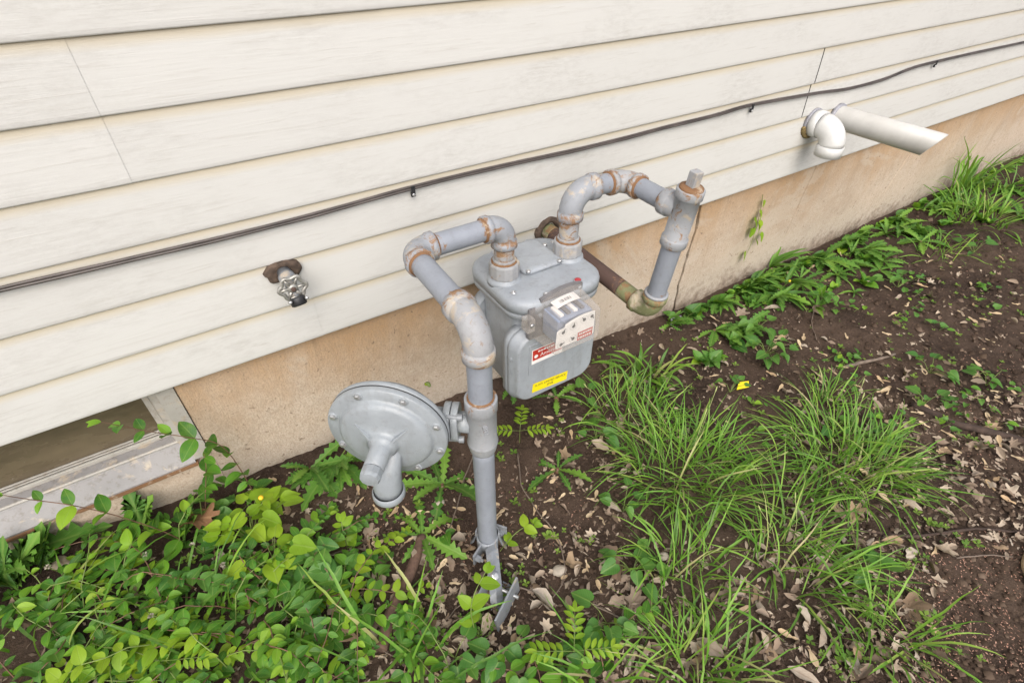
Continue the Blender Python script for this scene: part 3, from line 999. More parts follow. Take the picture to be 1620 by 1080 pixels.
badge = slabxz('badge_plate', (bx1 - bx0) / 2, (bz1 - bz0) / 2, 0.004, [(YF + 0.001, 1.0), (YF - 0.0012, 1.0), (YF - 0.002, 0.985)], 'meter_paint', front, (bx0 + bx1) / 2, (bz0 + bz1) / 2)


def rect_xz(mb, x0, x1, z0, z1, y, rotp=None):
    k = mb.ring([(x0, y, z0), (x1, y, z0), (x1, y, z1), (x0, y, z1)])
    mb.face(k, False)
    return mb


def text_mesh(body, size, mat, parent, pos, sx=1.0, tilt=0.0, name='lettering', align='CENTER'):
    """flat lettering facing -y at pos"""
    cu = bpy.data.curves.new('lettering', 'FONT')
    cu.body = body; cu.size = size; cu.align_x = align; cu.align_y = 'CENTER'
    tmp = bpy.data.objects.new('tmp_text', cu)
    C.objects.link(tmp)
    dg = bpy.context.evaluated_depsgraph_get()
    me = bpy.data.meshes.new_from_object(tmp.evaluated_get(dg))
    bpy.data.objects.remove(tmp); bpy.data.curves.remove(cu)
    me.materials.clear(); me.materials.append(M[mat])
    mm = Matrix.Translation(pos) @ Matrix.Rotation(tilt, 4, 'Y') @ Matrix.Rotation(math.pi / 2, 4, 'X') @ Matrix.Diagonal((sx, 1, 1, 1))
    o = put(name, me, parent, mm)
    return o


# red and white maker's label, yellow notice
YB = YF - 0.002
lx0, lx1, lz0, lz1 = bx0 + 0.006, bx0 + 0.088, onY(841, 577, YB).z, onY(841, 555, YB).z
q = MB(); rect_xz(q, lx0, lx1, lz0, lz1, YB - 0.0004); lab = q.build('maker_label', M['label_white'], front, recalc=False)
q = MB(); rect_xz(q, lx0 + 0.002, lx1 - 0.002, lz0 + 0.010, lz1 - 0.002, YB - 0.0007); q.build('print_field', M['label_red'], lab, recalc=False)
zc_ = (lz0 + 0.010 + lz1 - 0.002) / 2
text_mesh('American', 0.0145, 'label_white', lab, (lx0 + 0.050, YB - 0.0010, zc_ - 0.0045), 1.0)
def smudged_line(parent, x, y, z, widths, h, mat='label_white'):
    # print too small and worn to read: a broken line of strokes
    for i_, w_ in enumerate(widths):
        q_ = MB(); rect_xz(q_, x, x + w_, z - h * (0.8 + 0.2 * (i_ % 2)), z + h, y); q_.build('print', M[mat], parent, recalc=False)
        x += w_ + 0.0016


smudged_line(lab, lx0 + 0.016, YB - 0.0010, zc_ + 0.0075, (0.006, 0.004, 0.007, 0.005, 0.003, 0.008, 0.006), 0.0022)
q = MB(); q.lathe((lx0 + 0.011, YB - 0.0009, zc_ - 0.004), (0, -1, 0), [(0.0048, 0), (0.0048, 0.0001)], 14); q.build('emblem', M['label_white'], lab)
ya, yb_ = onY(842, 614, YF), onY(897, 593, YF)
yc = (ya + yb_) / 2
yw, yh = (yb_.x - ya.x) / 2, 0.0135
ang = math.radians(-4.5) * -1
Rt = Matrix.Rotation(ang, 3, 'Y')
q = MB(); k = q.ring([Vector((yc.x, YF - 0.0005, yc.z)) + Rt @ Vector((sx * yw, 0, sz_ * yh)) for sx, sz_ in ((-1, -1), (1, -1), (1, 1), (-1, 1))]); q.face(k, False)
yl = q.build('notice_sticker', M['label_yellow'], front, recalc=False)
text_mesh('FLOW LIMITED SERVICE', 0.0086, 'ink', yl, Vector((yc.x, YF - 0.0009, yc.z)) + Rt @ Vector((0, 0, 0.0050)), 0.96, ang)
text_mesh('EFVB', 0.0086, 'ink', yl, Vector((yc.x, YF - 0.0009, yc.z)) + Rt @ Vector((0, 0, -0.0050)), 0.96, ang)

# index: clear housing with a humped top, white dial plate, works inside
IYB, IYF = -0.306, -0.386
fpx = [onY(u, v, IYF) for u, v in ((882, 522), (953, 487), (943, 532), (880, 558))]
ix0, ix1 = (fpx[0].x + fpx[3].x) / 2 - 0.004, (fpx[1].x + fpx[2].x) / 2 + 0.004
iz0, iz1 = (fpx[2].z + fpx[3].z) / 2 - 0.006, fpx[0].z - 0.004
ixc, iw = (ix0 + ix1) / 2, (ix1 - ix0) / 2


def index_outline(y, gx=1.0, gz=0.0, hump=0.016, shoulder=0.24):
    out = []
    x0, x1 = ixc - iw * gx, ixc + iw * gx
    z0, z1 = iz0 - gz, iz1 + gz
    r = 0.006
    for i in range(5):
        a = math.pi + math.pi / 2 * i / 4
        out.append((x0 + r + r * math.cos(a), z0 + r + r * math.sin(a)))
    for i in range(5):
        a = 1.5 * math.pi + math.pi / 2 * i / 4
        out.append((x1 - r + r * math.cos(a), z0 + r + r * math.sin(a)))
    for i in range(13):       # hump from right to the left shoulder
        t = i / 12
        x = x1 - 0.003 - (x1 - x0) * (1 - shoulder) * t
        out.append((x, z1 + hump * (0.35 + 0.65 * math.sin(math.pi * (0.22 + 0.70 * t)))))
    xs_ = x0 + (x1 - x0) * shoulder
    out += [(xs_ - 0.004, z1 + 0.001), (x0 + 0.006, z1), (x0 + 0.0015, z1 - 0.003)]
    return [Vector((x, y, z)) for x, z in out]


mb = MB()
mb.layers([index_outline(IYB, 1.16, 0.008, 0.022), index_outline(IYB - 0.006, 1.14, 0.007, 0.022), index_outline(IYB - 0.007, 1.06, 0.004, 0.020), index_outline(IYF + 0.006, 1.0, 0.0), index_outline(IYF + 0.001, 0.985, -0.001), index_outline(IYF, 0.96, -0.003)], False)
ih = mb.build('index_window', M['clear_plastic'], meter)
mb = MB()
mb.layers([index_outline(IYB + 0.004, 1.20, 0.009, 0.024), index_outline(IYB - 0.004, 1.20, 0.009, 0.024), index_outline(IYB - 0.0041, 1.02, 0.001, 0.018)], False)
mb.build('index_frame', M['index_back'], ih)
q = MB(); q.box((ixc - iw * 1.30, IYB - 0.012, iz1 - 0.018), (0.010, 0.012, 0.016)); q.build('seal_ear', M['clear_plastic'], ih, bevel=0.003)
MB().lathe((ixc - iw * 1.30, IYB - 0.024, iz1 - 0.014), (0, -1, 0), [(0.005, 0), (0.005, 0.003), (0.003, 0.004)], 10).build('screw', M['zinc'], ih)
q = MB(); q.box((ixc + 0.004, IYB - 0.036, (iz0 + iz1) / 2 + 0.006), (iw * 0.74, 0.026, 0.030)); q.build('index_works', M['index_block'], ih, bevel=0.003)
for k_ in range(4):
    q = MB(); q.box((ixc - 0.022 + 0.017 * k_, IYB - 0.036, (iz0 + iz1) / 2 + 0.038), (0.0045, 0.017, 0.0028)); q.build('works_gear', M['index_back' if k_ % 2 else 'label_white'], ih, bevel=0.001)
mb = MB(); ol = [Vector((p.x, IYF + 0.0085, p.z)) for p in index_outline(0, 0.86, -0.007, 0.016)]
k = mb.ring(ol); mb.face(k, False)
dial = mb.build('dial_plate', M['label_white'], ih, recalc=False)
YD = IYF + 0.0078
for fx_, fz_, an in ((-0.56, 0.45, 0.5), (-0.12, 0.62, 0.2), (0.34, 0.80, -0.7), (0.68, 0.84, 2.5), (-0.62, -0.50, 1.3), (-0.10, -0.42, -0.8)):
    p = Vector((ixc + iw * fx_, YD, (iz0 + iz1) / 2 + (iz1 - iz0) / 2 * fz_))
    q = MB(); q.lathe(p, (0, -1, 0), [(0.0066, 0), (0.0066, 0.0001)], 18, caps=False)
    for j in range(18):
        pass
    k = q.ring([p + Vector((math.cos(a) * 0.0042, -0.0002, math.sin(a) * 0.0042)) for a in [2 * math.pi * j / 12 for j in range(12)]]); q.face(k, False)
    d_ = Vector((math.sin(an), 0, math.cos(an))); s_ = Vector((d_.z, 0, -d_.x))
    k = q.ring([p + s_ * 0.0026 - Vector((0, 0.0003, 0)), p - s_ * 0.0026 - Vector((0, 0.0003, 0)), p + d_ * 0.0105 - Vector((0, 0.0003, 0))]); q.face(k, False)
    q.build('pointer', M['ink'], dial, recalc=False)
    q = MB()
    rr0, rr1 = 0.0088, 0.0092
    a0 = q.ring([p + Vector((math.cos(2 * math.pi * j / 20) * rr0, 0.0002, math.sin(2 * math.pi * j / 20) * rr0)) for j in range(20)])
    a1 = q.ring([p + Vector((math.cos(2 * math.pi * j / 20) * rr1, 0.0002, math.sin(2 * math.pi * j / 20) * rr1)) for j in range(20)])
    q.bridge(a0, a1, False); q.build('dial_ring', M['ink_soft'], dial, recalc=False)
q = MB(); rect_xz(q, ixc + iw * 0.10, ixc + iw * 0.78, (iz0 + iz1) / 2 - 0.024, (iz0 + iz1) / 2 - 0.003, YD); rl = q.build('dial_label', M['label_red'], dial, recalc=False)
smudged_line(rl, ixc + iw * 0.16, YD - 0.0003, (iz0 + iz1) / 2 - 0.0085, (0.004, 0.003, 0.005, 0.003, 0.006, 0.003), 0.0021)
smudged_line(rl, ixc + iw * 0.14, YD - 0.0003, (iz0 + iz1) / 2 - 0.0180, (0.003, 0.005, 0.004, 0.003, 0.005, 0.004), 0.0022)
# white barcode label lying inside the hump of the window
mb = MB()
def hump_z(x, off):
    t = (ixc + iw * 1.05 - 0.003 - x) / (2 * iw * 1.05 * 0.76)
    return iz1 + 0.003 + 0.0195 * (0.35 + 0.65 * math.sin(math.pi * (0.22 + 0.70 * t))) + off
bcx = [ixc - iw * 0.36 + (iw * 1.02) * i / 8 for i in range(9)]
mb.strip([[Vector((x, y, hump_z(x, -0.0035 + (y - IYB) * 0.05))) for x in bcx] for y in (IYB - 0.010, IYB - 0.034)])
bc = mb.build('barcode_label', M['label_white'], ih, recalc=False)
for i in range(12):
    x = ixc - iw * 0.10 + 0.0022 * i + 0.0006 * (i % 3)
    q = MB(); q.strip([[Vector((xx, y, hump_z(xx, -0.0031 + (y - IYB) * 0.05))) for xx in (x, x + 0.0008 + 0.0005 * (i % 2))] for y in (IYB - 0.018, IYB - 0.026)]); q.build('bar', M['ink'], bc, recalc=False)

# ------------------------------------------------------------------ pressure regulator
RC = Vector((0.1457, -0.390, 0.453)); RN = Vector((-0.642, -0.767, 0.0)).normalized()
reg = thing('pressure_regulator', 'round grey gas pressure regulator bolted to the riser pipe', 'regulator', RC)
S = 0.1028
mb = MB(); mb.lathe(RC, RN, [(0.045, -0.060), (0.060, -0.052), (0.080, -0.036), (0.090, -0.022), (0.0925, -0.016), (S * 0.995, -0.014), (S, -0.012), (S, -0.003)], 56)
mb.build('rear_case', M['regulator_paint'], reg)
MB().lathe(RC, RN, [(S - 0.0012, -0.004), (S + 0.0004, -0.0032), (S + 0.0004, -0.0012), (S - 0.001, -0.0005)], 56).build('gasket', M['black_rubber'], reg)
mb = MB(); mb.lathe(RC, RN, [(S, -0.0012), (S, 0.007), (S - 0.0015, 0.009), (0.0840, 0.0095), (0.0815, 0.0105), (0.0795, 0.0150), (0.0775, 0.0195), (0.072, 0.0225), (0.058, 0.0250), (0.042, 0.0268), (0.030, 0.0285), (0.0262, 0.0315), (0.0250, 0.0370)], 56, caps=False)
fc = mb.build('front_case', M['regulator_paint'], reg)
mb = MB(); mb.lathe(RC, RN, [(0.0256, 0.030), (0.0252, 0.0365), (0.0205, 0.0410), (0.0176, 0.048), (0.0168, 0.082), (0.0160, 0.0825)], 32)
tower = mb.build('spring_tower', M['regulator_paint'], reg)
MB().lathe(RC, RN, [(0.0158, 0.0820), (0.0158, 0.0836)], 30).build('seam', M['black_rubber'], tower)
MB().lathe(RC, RN, [(0.0172, 0.0836), (0.0172, 0.0960), (0.0150, 0.1020), (0.008, 0.1030)], 10, smooth=False).build('cap', M['regulator_paint'], tower)
ru = Vector((0.767, -0.642, 0)).normalized(); rv = Vector((0, 0, 1))
for a in (20, 65, 112, 160, 205, 250, 298, 342):
    a = math.radians(a)
    p = RC + (ru * math.cos(a) + rv * math.sin(a)) * 0.0935 + RN * 0.0095
    MB().lathe(p, RN, [(0.0085, -0.002), (0.0080, 0.0010), (0.0068, 0.0014)], 14).build('boss', M['regulator_paint'], fc)
    MB().lathe(p, RN, [(0.0055, 0.0010), (0.0055, 0.0040), (0.0035, 0.0050)], 6, smooth=False).build('bolt', M['zinc'], fc)
for a in (140, 40):
    a = math.radians(a)
    d_ = ru * math.cos(a) + rv * math.sin(a); s_ = RN.cross(d_)
    q = MB()
    p0, p1 = RC + d_ * 0.022 + RN * 0.040, RC + d_ * 0.058 + RN * 0.0262
    k = q.ring([p0 + s_ * 0.0016, p0 - s_ * 0.0016, p1 - s_ * 0.0010, p1 + s_ * 0.0010, p0 + s_ * 0.0016 - RN * 0.012, p0 - s_ * 0.0016 - RN * 0.012, p1 - s_ * 0.001 - RN * 0.004, p1 + s_ * 0.001 - RN * 0.004])
    q.face((k[0], k[1], k[2], k[3]), False); q.face((k[0], k[3], k[7], k[4]), False); q.face((k[1], k[5], k[6], k[2]), False); q.face((k[2], k[6], k[7], k[3]), False)
    q.build('rib', M['regulator_paint'], fc)
# vent housing that runs down from the tower
mb = MB()
vs_ = []
for h, zz, hw, hd_ in ((0.010, -0.012, 0.022, 0.016), (0.034, -0.036, 0.0265, 0.022), (0.044, -0.062, 0.0255, 0.0235), (0.0485, -0.088, 0.0245, 0.0235), (0.0490, -0.104, 0.0245, 0.0235)):
    c_ = RC + RN * h + rv * zz
    vs_.append([c_ + ru * x + RN * y for x, y in rrect(0, 0, hw, hd_, min(hw, hd_) * 0.95)])
mb.layers(vs_); vh = mb.build('vent_housing', M['regulator_paint'], reg)
cb = RC + RN * 0.0505 + rv * -0.106
mb = MB(); mb.lathe(cb, (0, 0, -1), [(0.0260, -0.008), (0.0285, -0.005), (0.0288, 0.005), (0.0272, 0.008), (0.0225, 0.008), (0.0220, 0.002)], 28, caps=False); mb.build('vent_rim', M['regulator_paint'], vh)
MB().lathe(cb, (0, 0, -1), [(0.001, 0.002), (0.0222, 0.0022)], 24, caps=False).build('vent_screen', M['dark_void'], vh)
# body behind the case and the flanged joint to the riser
J0 = RC - RN * 0.046 + rv * -0.020
J1 = Vector((RX, RY, 0.432))
jd = (J1 - J0); jd.z = 0; jl = jd.length; jd.normalize(); J0.z = J1.z
mb = MB(); mb.lathe(J0, jd, [(0.030, -0.035), (0.040, -0.028), (0.042, 0.0), (0.038, 0.030), (0.026, 0.045), (0.024, jl - 0.055)], 28)
mb.build('valve_body', M['regulator_paint'], reg)
ju, jv = Vector((jd.y, -jd.x, 0)), rv
for i_, (h0, h1) in enumerate(((jl - 0.066, jl - 0.054), (jl - 0.0525, jl - 0.040))):
    mb = MB()
    out = [[J0 + jd * h + ju * x + jv * y for x, y in rrect(0, 0, 0.026 * s, 0.037 * s, 0.022 * s)] for h, s in ((h0, 0.97), (h0 + 0.001, 1), (h1 - 0.001, 1), (h1, 0.97))]
    mb.layers(out); mb.build('flange', M['regulator_paint'], reg, bevel=0.0)
MB().lathe(J0, jd, [(0.019, jl - 0.046), (0.020, jl - 0.02)], 20).build('neck', M['regulator_paint'], reg)
for s_ in (-1, 1):
    p = J0 + jv * (0.029 * s_) + ju * 0.016
    MB().lathe(p, jd, [(0.0065, jl - 0.078), (0.0065, jl - 0.066), (0.0048, jl - 0.066), (0.0048, jl - 0.040), (0.0065, jl - 0.040), (0.0065, jl - 0.031)], 12, smooth=False).build('bolt', M['galvanised'], reg)

# ------------------------------------------------------------------ clamp and channel at the foot of the riser
gz = ground_z(RX, RY)
sup = thing('pipe_support', 'galvanised clamp and channel bracket holding the foot of the riser', 'bracket', (RX, RY - 0.05, gz))
gp = lambda x, y, z: Vector((RX + x, RY + y, gz + z))
MB().lathe(gp(0, 0, 0), (0, 0, 1), [(0.0212, 0.012), (0.0245, 0.012), (0.0245, 0.048), (0.0212, 0.048)], 26, caps=False).build('clamp_band', M['galvanised'], sup)
for s_, ry in ((-1, 0.5), (1, -0.9)):
    Rm = Matrix.Rotation(ry, 3, 'Z')
    q = MB(); q.box(gp(0.036 * s_, -0.006 + 0.012 * s_, 0.030), (0.017, 0.0022, 0.019), Rm); q.build('clamp_ear', M['galvanised'], sup, bevel=0.001)
    q = MB(); q.lathe(gp(0.040 * s_, -0.012 + 0.014 * s_, 0.030), Rm @ Vector((0, -1, 0)), [(0.0075, -0.008), (0.0075, 0.008), (0.004, 0.008), (0.004, 0.014)], 6, smooth=False); q.build('bolt', M['galvanised'], sup)
mb = MB()   # curved saddle plate behind the pipe
mb.strip([[gp(math.cos(t) * r_, math.sin(t) * r_, z) for t in [math.radians(a_) for a_ in range(-40, 141, 15)]] for r_, z in ((0.027, 0.060), (0.028, 0.040), (0.034, 0.014), (0.046, -0.004))])
sd_o = mb.build('saddle', M['galvanised'], sup); m_ = sd_o.modifiers.new('thick', 'SOLIDIFY'); m_.thickness = 0.0025
q = MB()
rows = []
ch = G(786, 952)
s0, s1 = gp(-0.004, -0.024, 0.044), ch + Vector((0, 0, 0.028))
for t, dz in ((0, 0.004), (0.15, 0.008), (0.4, 0.006), (0.7, 0.0), (0.9, -0.004), (1.1, -0.018)):
    p = s0 + (s1 - s0) * t + Vector((0, 0, dz))
    rows.append([p + Vector((-0.015, 0, -0.004)), p, p + Vector((0.015, 0, -0.004))])
q.strip(rows, False); bl = q.build('strap', M['galvanised'], sup)
sm = bl.modifiers.new('thick', 'SOLIDIFY'); sm.thickness = 0.003
MB().lathe(s0 + (s1 - s0) * 0.62 + Vector((0, 0, 0.001)), (0.1, -0.5, 1), [(0.009, 0), (0.009, 0.005), (0.005, 0.006), (0.005, 0.012)], 6, smooth=False).build('bolt', M['zinc'], sup)
cdir = Vector((0.80, 0.48, 0)).normalized(); cs = Vector((-cdir.y, cdir.x, 0))
q = MB()
prof = [(-0.026, 0.052), (-0.034, -0.02), (0.030, -0.02), (0.030, 0.062), (0.026, 0.062), (0.026, 0.004), (-0.029, 0.004), (-0.022, 0.052)]
q.layers([[ch + cdir * t + cs * a_ + Vector((0, 0, b_ - 0.004)) for a_, b_ in prof] for t in (-0.052, 0.046)], False, False)
q.build('channel', M['galvanised'], sup)
MB().lathe(ch + cdir * 0.022 + Vector((0, 0, 0.016)), cs, [(0.004, -0.04), (0.004, 0.04)], 10).build('bolt', M['zinc'], sup)
# ------------------------------------------------------------------ leaf shapes (unit length, base at the origin, pointing +x, face up)
def blade_mesh(name, widths, mat, fold=0.12, droop=0.15, curl=0.0, teeth=0.0, seed=0, halves=1):
    """leaf from cross-sections; widths = half-widths along the midrib; halves = columns each side"""
    r_ = random.Random(seed)
    n = len(widths)
    vs, fs, uv = [], [], []
    cols = 2 * halves + 1
    for i, wd in enumerate(widths):
        t = i / (n - 1)
        for j in range(cols):
            s = (j - halves) / halves
            ww = wd * (1 + teeth * r_.uniform(-1, 1))
            z = -droop * t * t + fold * abs(s) * wd * 2 - curl * s * s * wd + 0.012 * r_.uniform(-1, 1)
            vs.append((t, s * ww, z)); uv.append((t, 0.5 + s * 0.5 * min(1, wd * 4)))
    for i in range(n - 1):
        for j in range(cols - 1):
            a = i * cols + j
            fs.append((a, a + cols, a + cols + 1, a + 1))
    me = bpy.data.meshes.new(name)
    me.from_pydata(vs, [], fs)
    ul = me.uv_layers.new(name='UVMap')
    for lp in me.loops:
        ul.data[lp.index].uv = uv[lp.vertex_index]
    me.polygons.foreach_set('use_smooth', [True] * len(fs))
    me.materials.append(M[mat])
    return me


def fan_mesh(name, outline, mat, cup=0.1, droop=0.1, curl=0.0, seed=0):
    """leaf from an outline round a centre point on the midrib"""
    r_ = random.Random(seed)
    c0 = (0.42, 0.0)
    vs, uv = [], []
    f = lambda x, y: (-droop * x * x + cup * (y * y) * 2 + curl * math.sin(6 * x + seed) * y + (0.02 if mat != 'dead_leaf' else 0.07) * r_.uniform(-1, 1))
    vs.append((c0[0], 0, f(*c0) - 0.02)); uv.append((c0[0], 0.5))
    mids = [((x + c0[0]) / 2, y / 2) for x, y in outline]
    n = len(outline)
    for x, y in mids: vs.append((x, y, f(x, y))); uv.append((x, 0.5 + y))
    for x, y in outline: vs.append((x, y, f(x, y))); uv.append((x, 0.5 + y))
    fs = []
    for i in range(n):
        j = (i + 1) % n
        fs.append((0, 1 + i, 1 + j)); fs.append((1 + i, 1 + n + i, 1 + n + j, 1 + j))
    me = bpy.data.meshes.new(name)
    me.from_pydata(vs, [], fs)
    ul = me.uv_layers.new(name='UVMap')
    for lp in me.loops:
        ul.data[lp.index].uv = uv[lp.vertex_index]
    me.polygons.foreach_set('use_smooth', [True] * len(fs))
    me.materials.append(M[mat])
    return me


oval = lambda wmax, n=9, p=1.0: [max(0.004, wmax * math.sin(math.pi * (t / (n - 1)) ** p) ** 0.75) for t in range(n)]
VINE = [blade_mesh('vine_leaf', oval(0.26 + 0.025 * k, 9, 0.85), 'vine_leaf', 0.10 + 0.05 * k, 0.12 + 0.06 * (k % 3), 0.1, 0, k, 2) for k in range(5)]
BRIGHT = [blade_mesh('bright_leaf', oval(0.30 + 0.03 * k, 9, 0.8), 'bright_leaf', 0.10 + 0.04 * k, 0.15 + 0.05 * k, 0.1, 0, 40 + k, 2) for k in range(3)]
heart = [(0.0, 0.0), (-0.12, 0.14), (-0.10, 0.30), (0.05, 0.42), (0.25, 0.46), (0.48, 0.40), (0.70, 0.27), (0.88, 0.12), (1.0, 0.0)]
heart = heart + [(x, -y) for x, y in heart[-2:0:-1]]
HEART = [fan_mesh('heart_leaf', heart, 'violet_leaf', 0.25 + 0.2 * k, 0.10 + 0.1 * k, 0.05, k) for k in range(3)]
BHEART = [fan_mesh('heart_leaf', heart, 'bright_leaf', 0.15 + 0.2 * k, 0.10 + 0.08 * k, 0.08, 9 + k) for k in range(3)]


def jag(wmax, lobes, seed, taper=0.25):
    r_ = random.Random(seed)
    out = [0.02]
    for i in range(1, lobes * 2):
        t = i / (lobes * 2)
        env = wmax * min(1, taper + t * 1.15) * (1 if t < 0.8 else (1 - t) / 0.2 * 0.8 + 0.2)
        out.append(env * (r_.uniform(0.85, 1.1) if i % 2 else r_.uniform(0.35, 0.55)))
    return out + [0.004]


DAND = [blade_mesh('weed_leaf', jag(0.13 + 0.02 * k, 7 + k, 60 + k), 'weed_leaf', 0.25, 0.30 + 0.12 * k, 0.05, 0.05, 20 + k) for k in range(4)]
STRAP = [blade_mesh('strap_leaf', oval(0.075 + 0.02 * k, 10, 0.75), 'weed_leaf', 0.35, 0.35 + 0.2 * k, 0.0, 0.03, 30 + k) for k in range(2)]
FERN = []
for k in range(2):    # coarsely toothed upright leaf
    o_ = [(0.0, 0.02)]
    for i in range(8):
        t = (i + 0.5) / 8.5
        w_ = 0.34 * math.sin(math.pi * (0.18 + 0.8 * t)) ** 0.8
        o_ += [(t - 0.02, w_), (t + 0.05, w_ * 0.42)]
    o_ += [(1.0, 0.0)]
    o_ = o_ + [(x, -y) for x, y in o_[-2::-1]]
    FERN.append(fan_mesh('toothed_leaf', o_, 'weed_leaf', 0.3, 0.12 + 0.1 * k, 0.05, 70 + k))


def lobed(seed, lobes=5, depth=0.45, asp=0.75):
    r_ = random.Random(seed)
    o_ = []
    n = lobes * 4
    for i in range(n):
        a = 2 * math.pi * i / n
        rad = 0.55 * (1 - depth * (0.5 - 0.5 * math.cos(lobes * a + 0.8 * math.sin(a + seed))) + r_.uniform(-0.14, 0.12))
        o_.append((0.45 + rad * math.cos(a), rad * math.sin(a) * asp))
    return o_


DEAD = [fan_mesh('dead_leaf', lobed(80 + k, 4 + k % 3, 0.30 + 0.08 * (k % 3), 0.62 + 0.06 * (k % 3)), 'dead_leaf', (-0.5, 0.55, 0.7, -0.3, 0.9)[k % 5], (0.15, 0.4, -0.3, 0.25, -0.2)[k % 5], 0.35, 80 + k) for k in range(5)]
DEADN = [blade_mesh('dead_leaf', oval(0.16 + 0.04 * k, 8), 'dead_leaf', (0.7, -0.5, 0.9)[k], (0.25, 0.5, -0.3)[k], 0.25, 0.2, 90 + k, 1) for k in range(3)]
OAK = fan_mesh('oak_leaf', lobed(99, 9, 0.30, 0.85), 'oak_leaf', 0.35, 0.25, 0.45, 99)
SAM = []
for k in range(3):
    SAM.append(blade_mesh('samara', [0.055, 0.075, 0.05, 0.10, 0.15, 0.165, 0.14, 0.06], 'samara', (0.1, -0.2, 0.3)[k], (0.05, 0.2, -0.15)[k], 0.1, 0.12, 50 + k, 1))
LEAFLET = [blade_mesh('leaflet', oval(0.20, 6), 'bright_leaf', 0.2, 0.2, 0, 0, 55)]


def leaf_mat(base, az, pitch, roll, size):
    return Matrix.Translation(base) @ Matrix.Rotation(az, 4, 'Z') @ Matrix.Rotation(-pitch, 4, 'Y') @ Matrix.Rotation(roll, 4, 'X') @ Matrix.Diagonal((size, size, size, 1))


def stem_mesh(pts_list, r, mat, parent, name='stem', taper=0.5):
    mb = MB()
    for pts in pts_list:
        mb.tube(pts, r, 5, False, taper)
    return mb.build(name, M[mat], parent, recalc=False)


def vine(path, parent, size, pool, spacing=0.034, up=0.5, stem='stem_red', r=0.0013, start=0.0, rg=rnd):
    """runner with pairs of opposite leaves"""
    stem_mesh([path], r, stem, parent)
    acc, nxt = 0.0, start
    total = sum((b_ - a_).length for a_, b_ in zip(path, path[1:]))
    for a_, b_ in zip(path, path[1:]):
        seg = (b_ - a_).length
        while nxt <= acc + seg:
            t = (nxt - acc) / max(seg, 1e-6)
            p = a_ + (b_ - a_) * t
            dirn = b_ - a_
            az = math.atan2(dirn.y, dirn.x)
            f = nxt / total
            for s in (-1, 1):
                sz_ = size * rg.uniform(0.65, 1.15) * (1.0 if f < 0.75 else 1.0 - 1.6 * (f - 0.75))
                put('leaf', rg.choice(pool), parent, leaf_mat(p, az + s * rg.uniform(0.7, 1.4), rg.uniform(-0.25, up), rg.uniform(-0.5, 0.5), sz_))
            nxt += spacing * rg.uniform(0.8, 1.25)
        acc += seg
    d_ = path[-1] - path[-2]
    for s in (-0.35, 0.35):
        put('leaf', rg.choice(pool), parent, leaf_mat(path[-1], math.atan2(d_.y, d_.x) + s, 0.4, 0, size * 0.5))


def runner(p, az, length, h0, h1, steps=7, rg=rnd):
    pts = []
    q = Vector(p)
    for i in range(steps + 1):
        t = i / steps
        hz = h0 + (h1 - h0) * math.sin(math.pi * min(1, t * 0.9 + 0.1)) + 0.004 * rg.uniform(-1, 1)
        pts.append(Vector((q.x, q.y, ground_z(q.x, q.y) + (0.002 if i == 0 else hz))))
        az += rg.uniform(-0.35, 0.35)
        q = q + Vector((math.cos(az), math.sin(az), 0)) * (length / steps)
        q.y = min(q.y, -0.012)
    return pts


# -------- vine shoots that can be told apart
def shoot(pix, label, size, pool=VINE, **kw):
    pts = [onY(u, v, y) for u, v, y in pix]
    pth = catmull(pts, 4)
    o = thing('vine', label, 'vine', pts[0], None)
    vine(pth, o, size, pool, **kw)
    return o


shoot([(412, 800, -0.06), (385, 750, -0.07), (350, 705, -0.075), (300, 692, -0.08), (235, 682, -0.08), (160, 667, -0.085)], 'vine shoot climbing across the corner of the basement window', 0.044, spacing=0.040, start=0.02, up=0.9)
shoot([(335, 890, -0.10), (280, 850, -0.10), (200, 820, -0.09), (120, 800, -0.08), (50, 790, -0.07), (5, 783, -0.07)], 'vine shoot lying low over the rusty window sill', 0.044, spacing=0.052, start=0.03, up=0.7)
shoot([(330, 850, -0.09), (325, 800, -0.06), (326, 740, -0.05), (322, 715, -0.05)], 'upright vine shoot beside the window jamb', 0.042, spacing=0.040, start=0.02)
shoot([(752, 1000, -0.60), (745, 965, -0.585), (752, 935, -0.57), (768, 905, -0.56)], 'bright leaved vine in front of the riser bracket', 0.044, BRIGHT, spacing=0.045, start=0.03, stem='stem_green', up=0.9)
shoot([(880, 1010, -0.60), (845, 945, -0.55), (820, 900, -0.52)], 'dark leaved vine to the right of the riser bracket', 0.046, VINE, spacing=0.03, up=0.8)
shoot([(770, 900, -0.47), (800, 860, -0.47), (822, 838, -0.47), (845, 828, -0.46)], 'pale vine tip reaching behind the riser foot', 0.034, BRIGHT, spacing=0.05, start=0.045, stem='stem_green', up=0.5)
shoot([(560, 900, -0.30), (545, 850, -0.28), (540, 825, -0.26)], 'bright vine tip standing below the regulator', 0.048, BRIGHT, spacing=0.025, start=0.03, stem='stem_green', up=0.7)
shoot([(690, 830, -0.36), (735, 872, -0.42), (765, 900, -0.47)], 'thin vine left of the riser with paired leaves', 0.036, VINE, spacing=0.05, start=0.03)
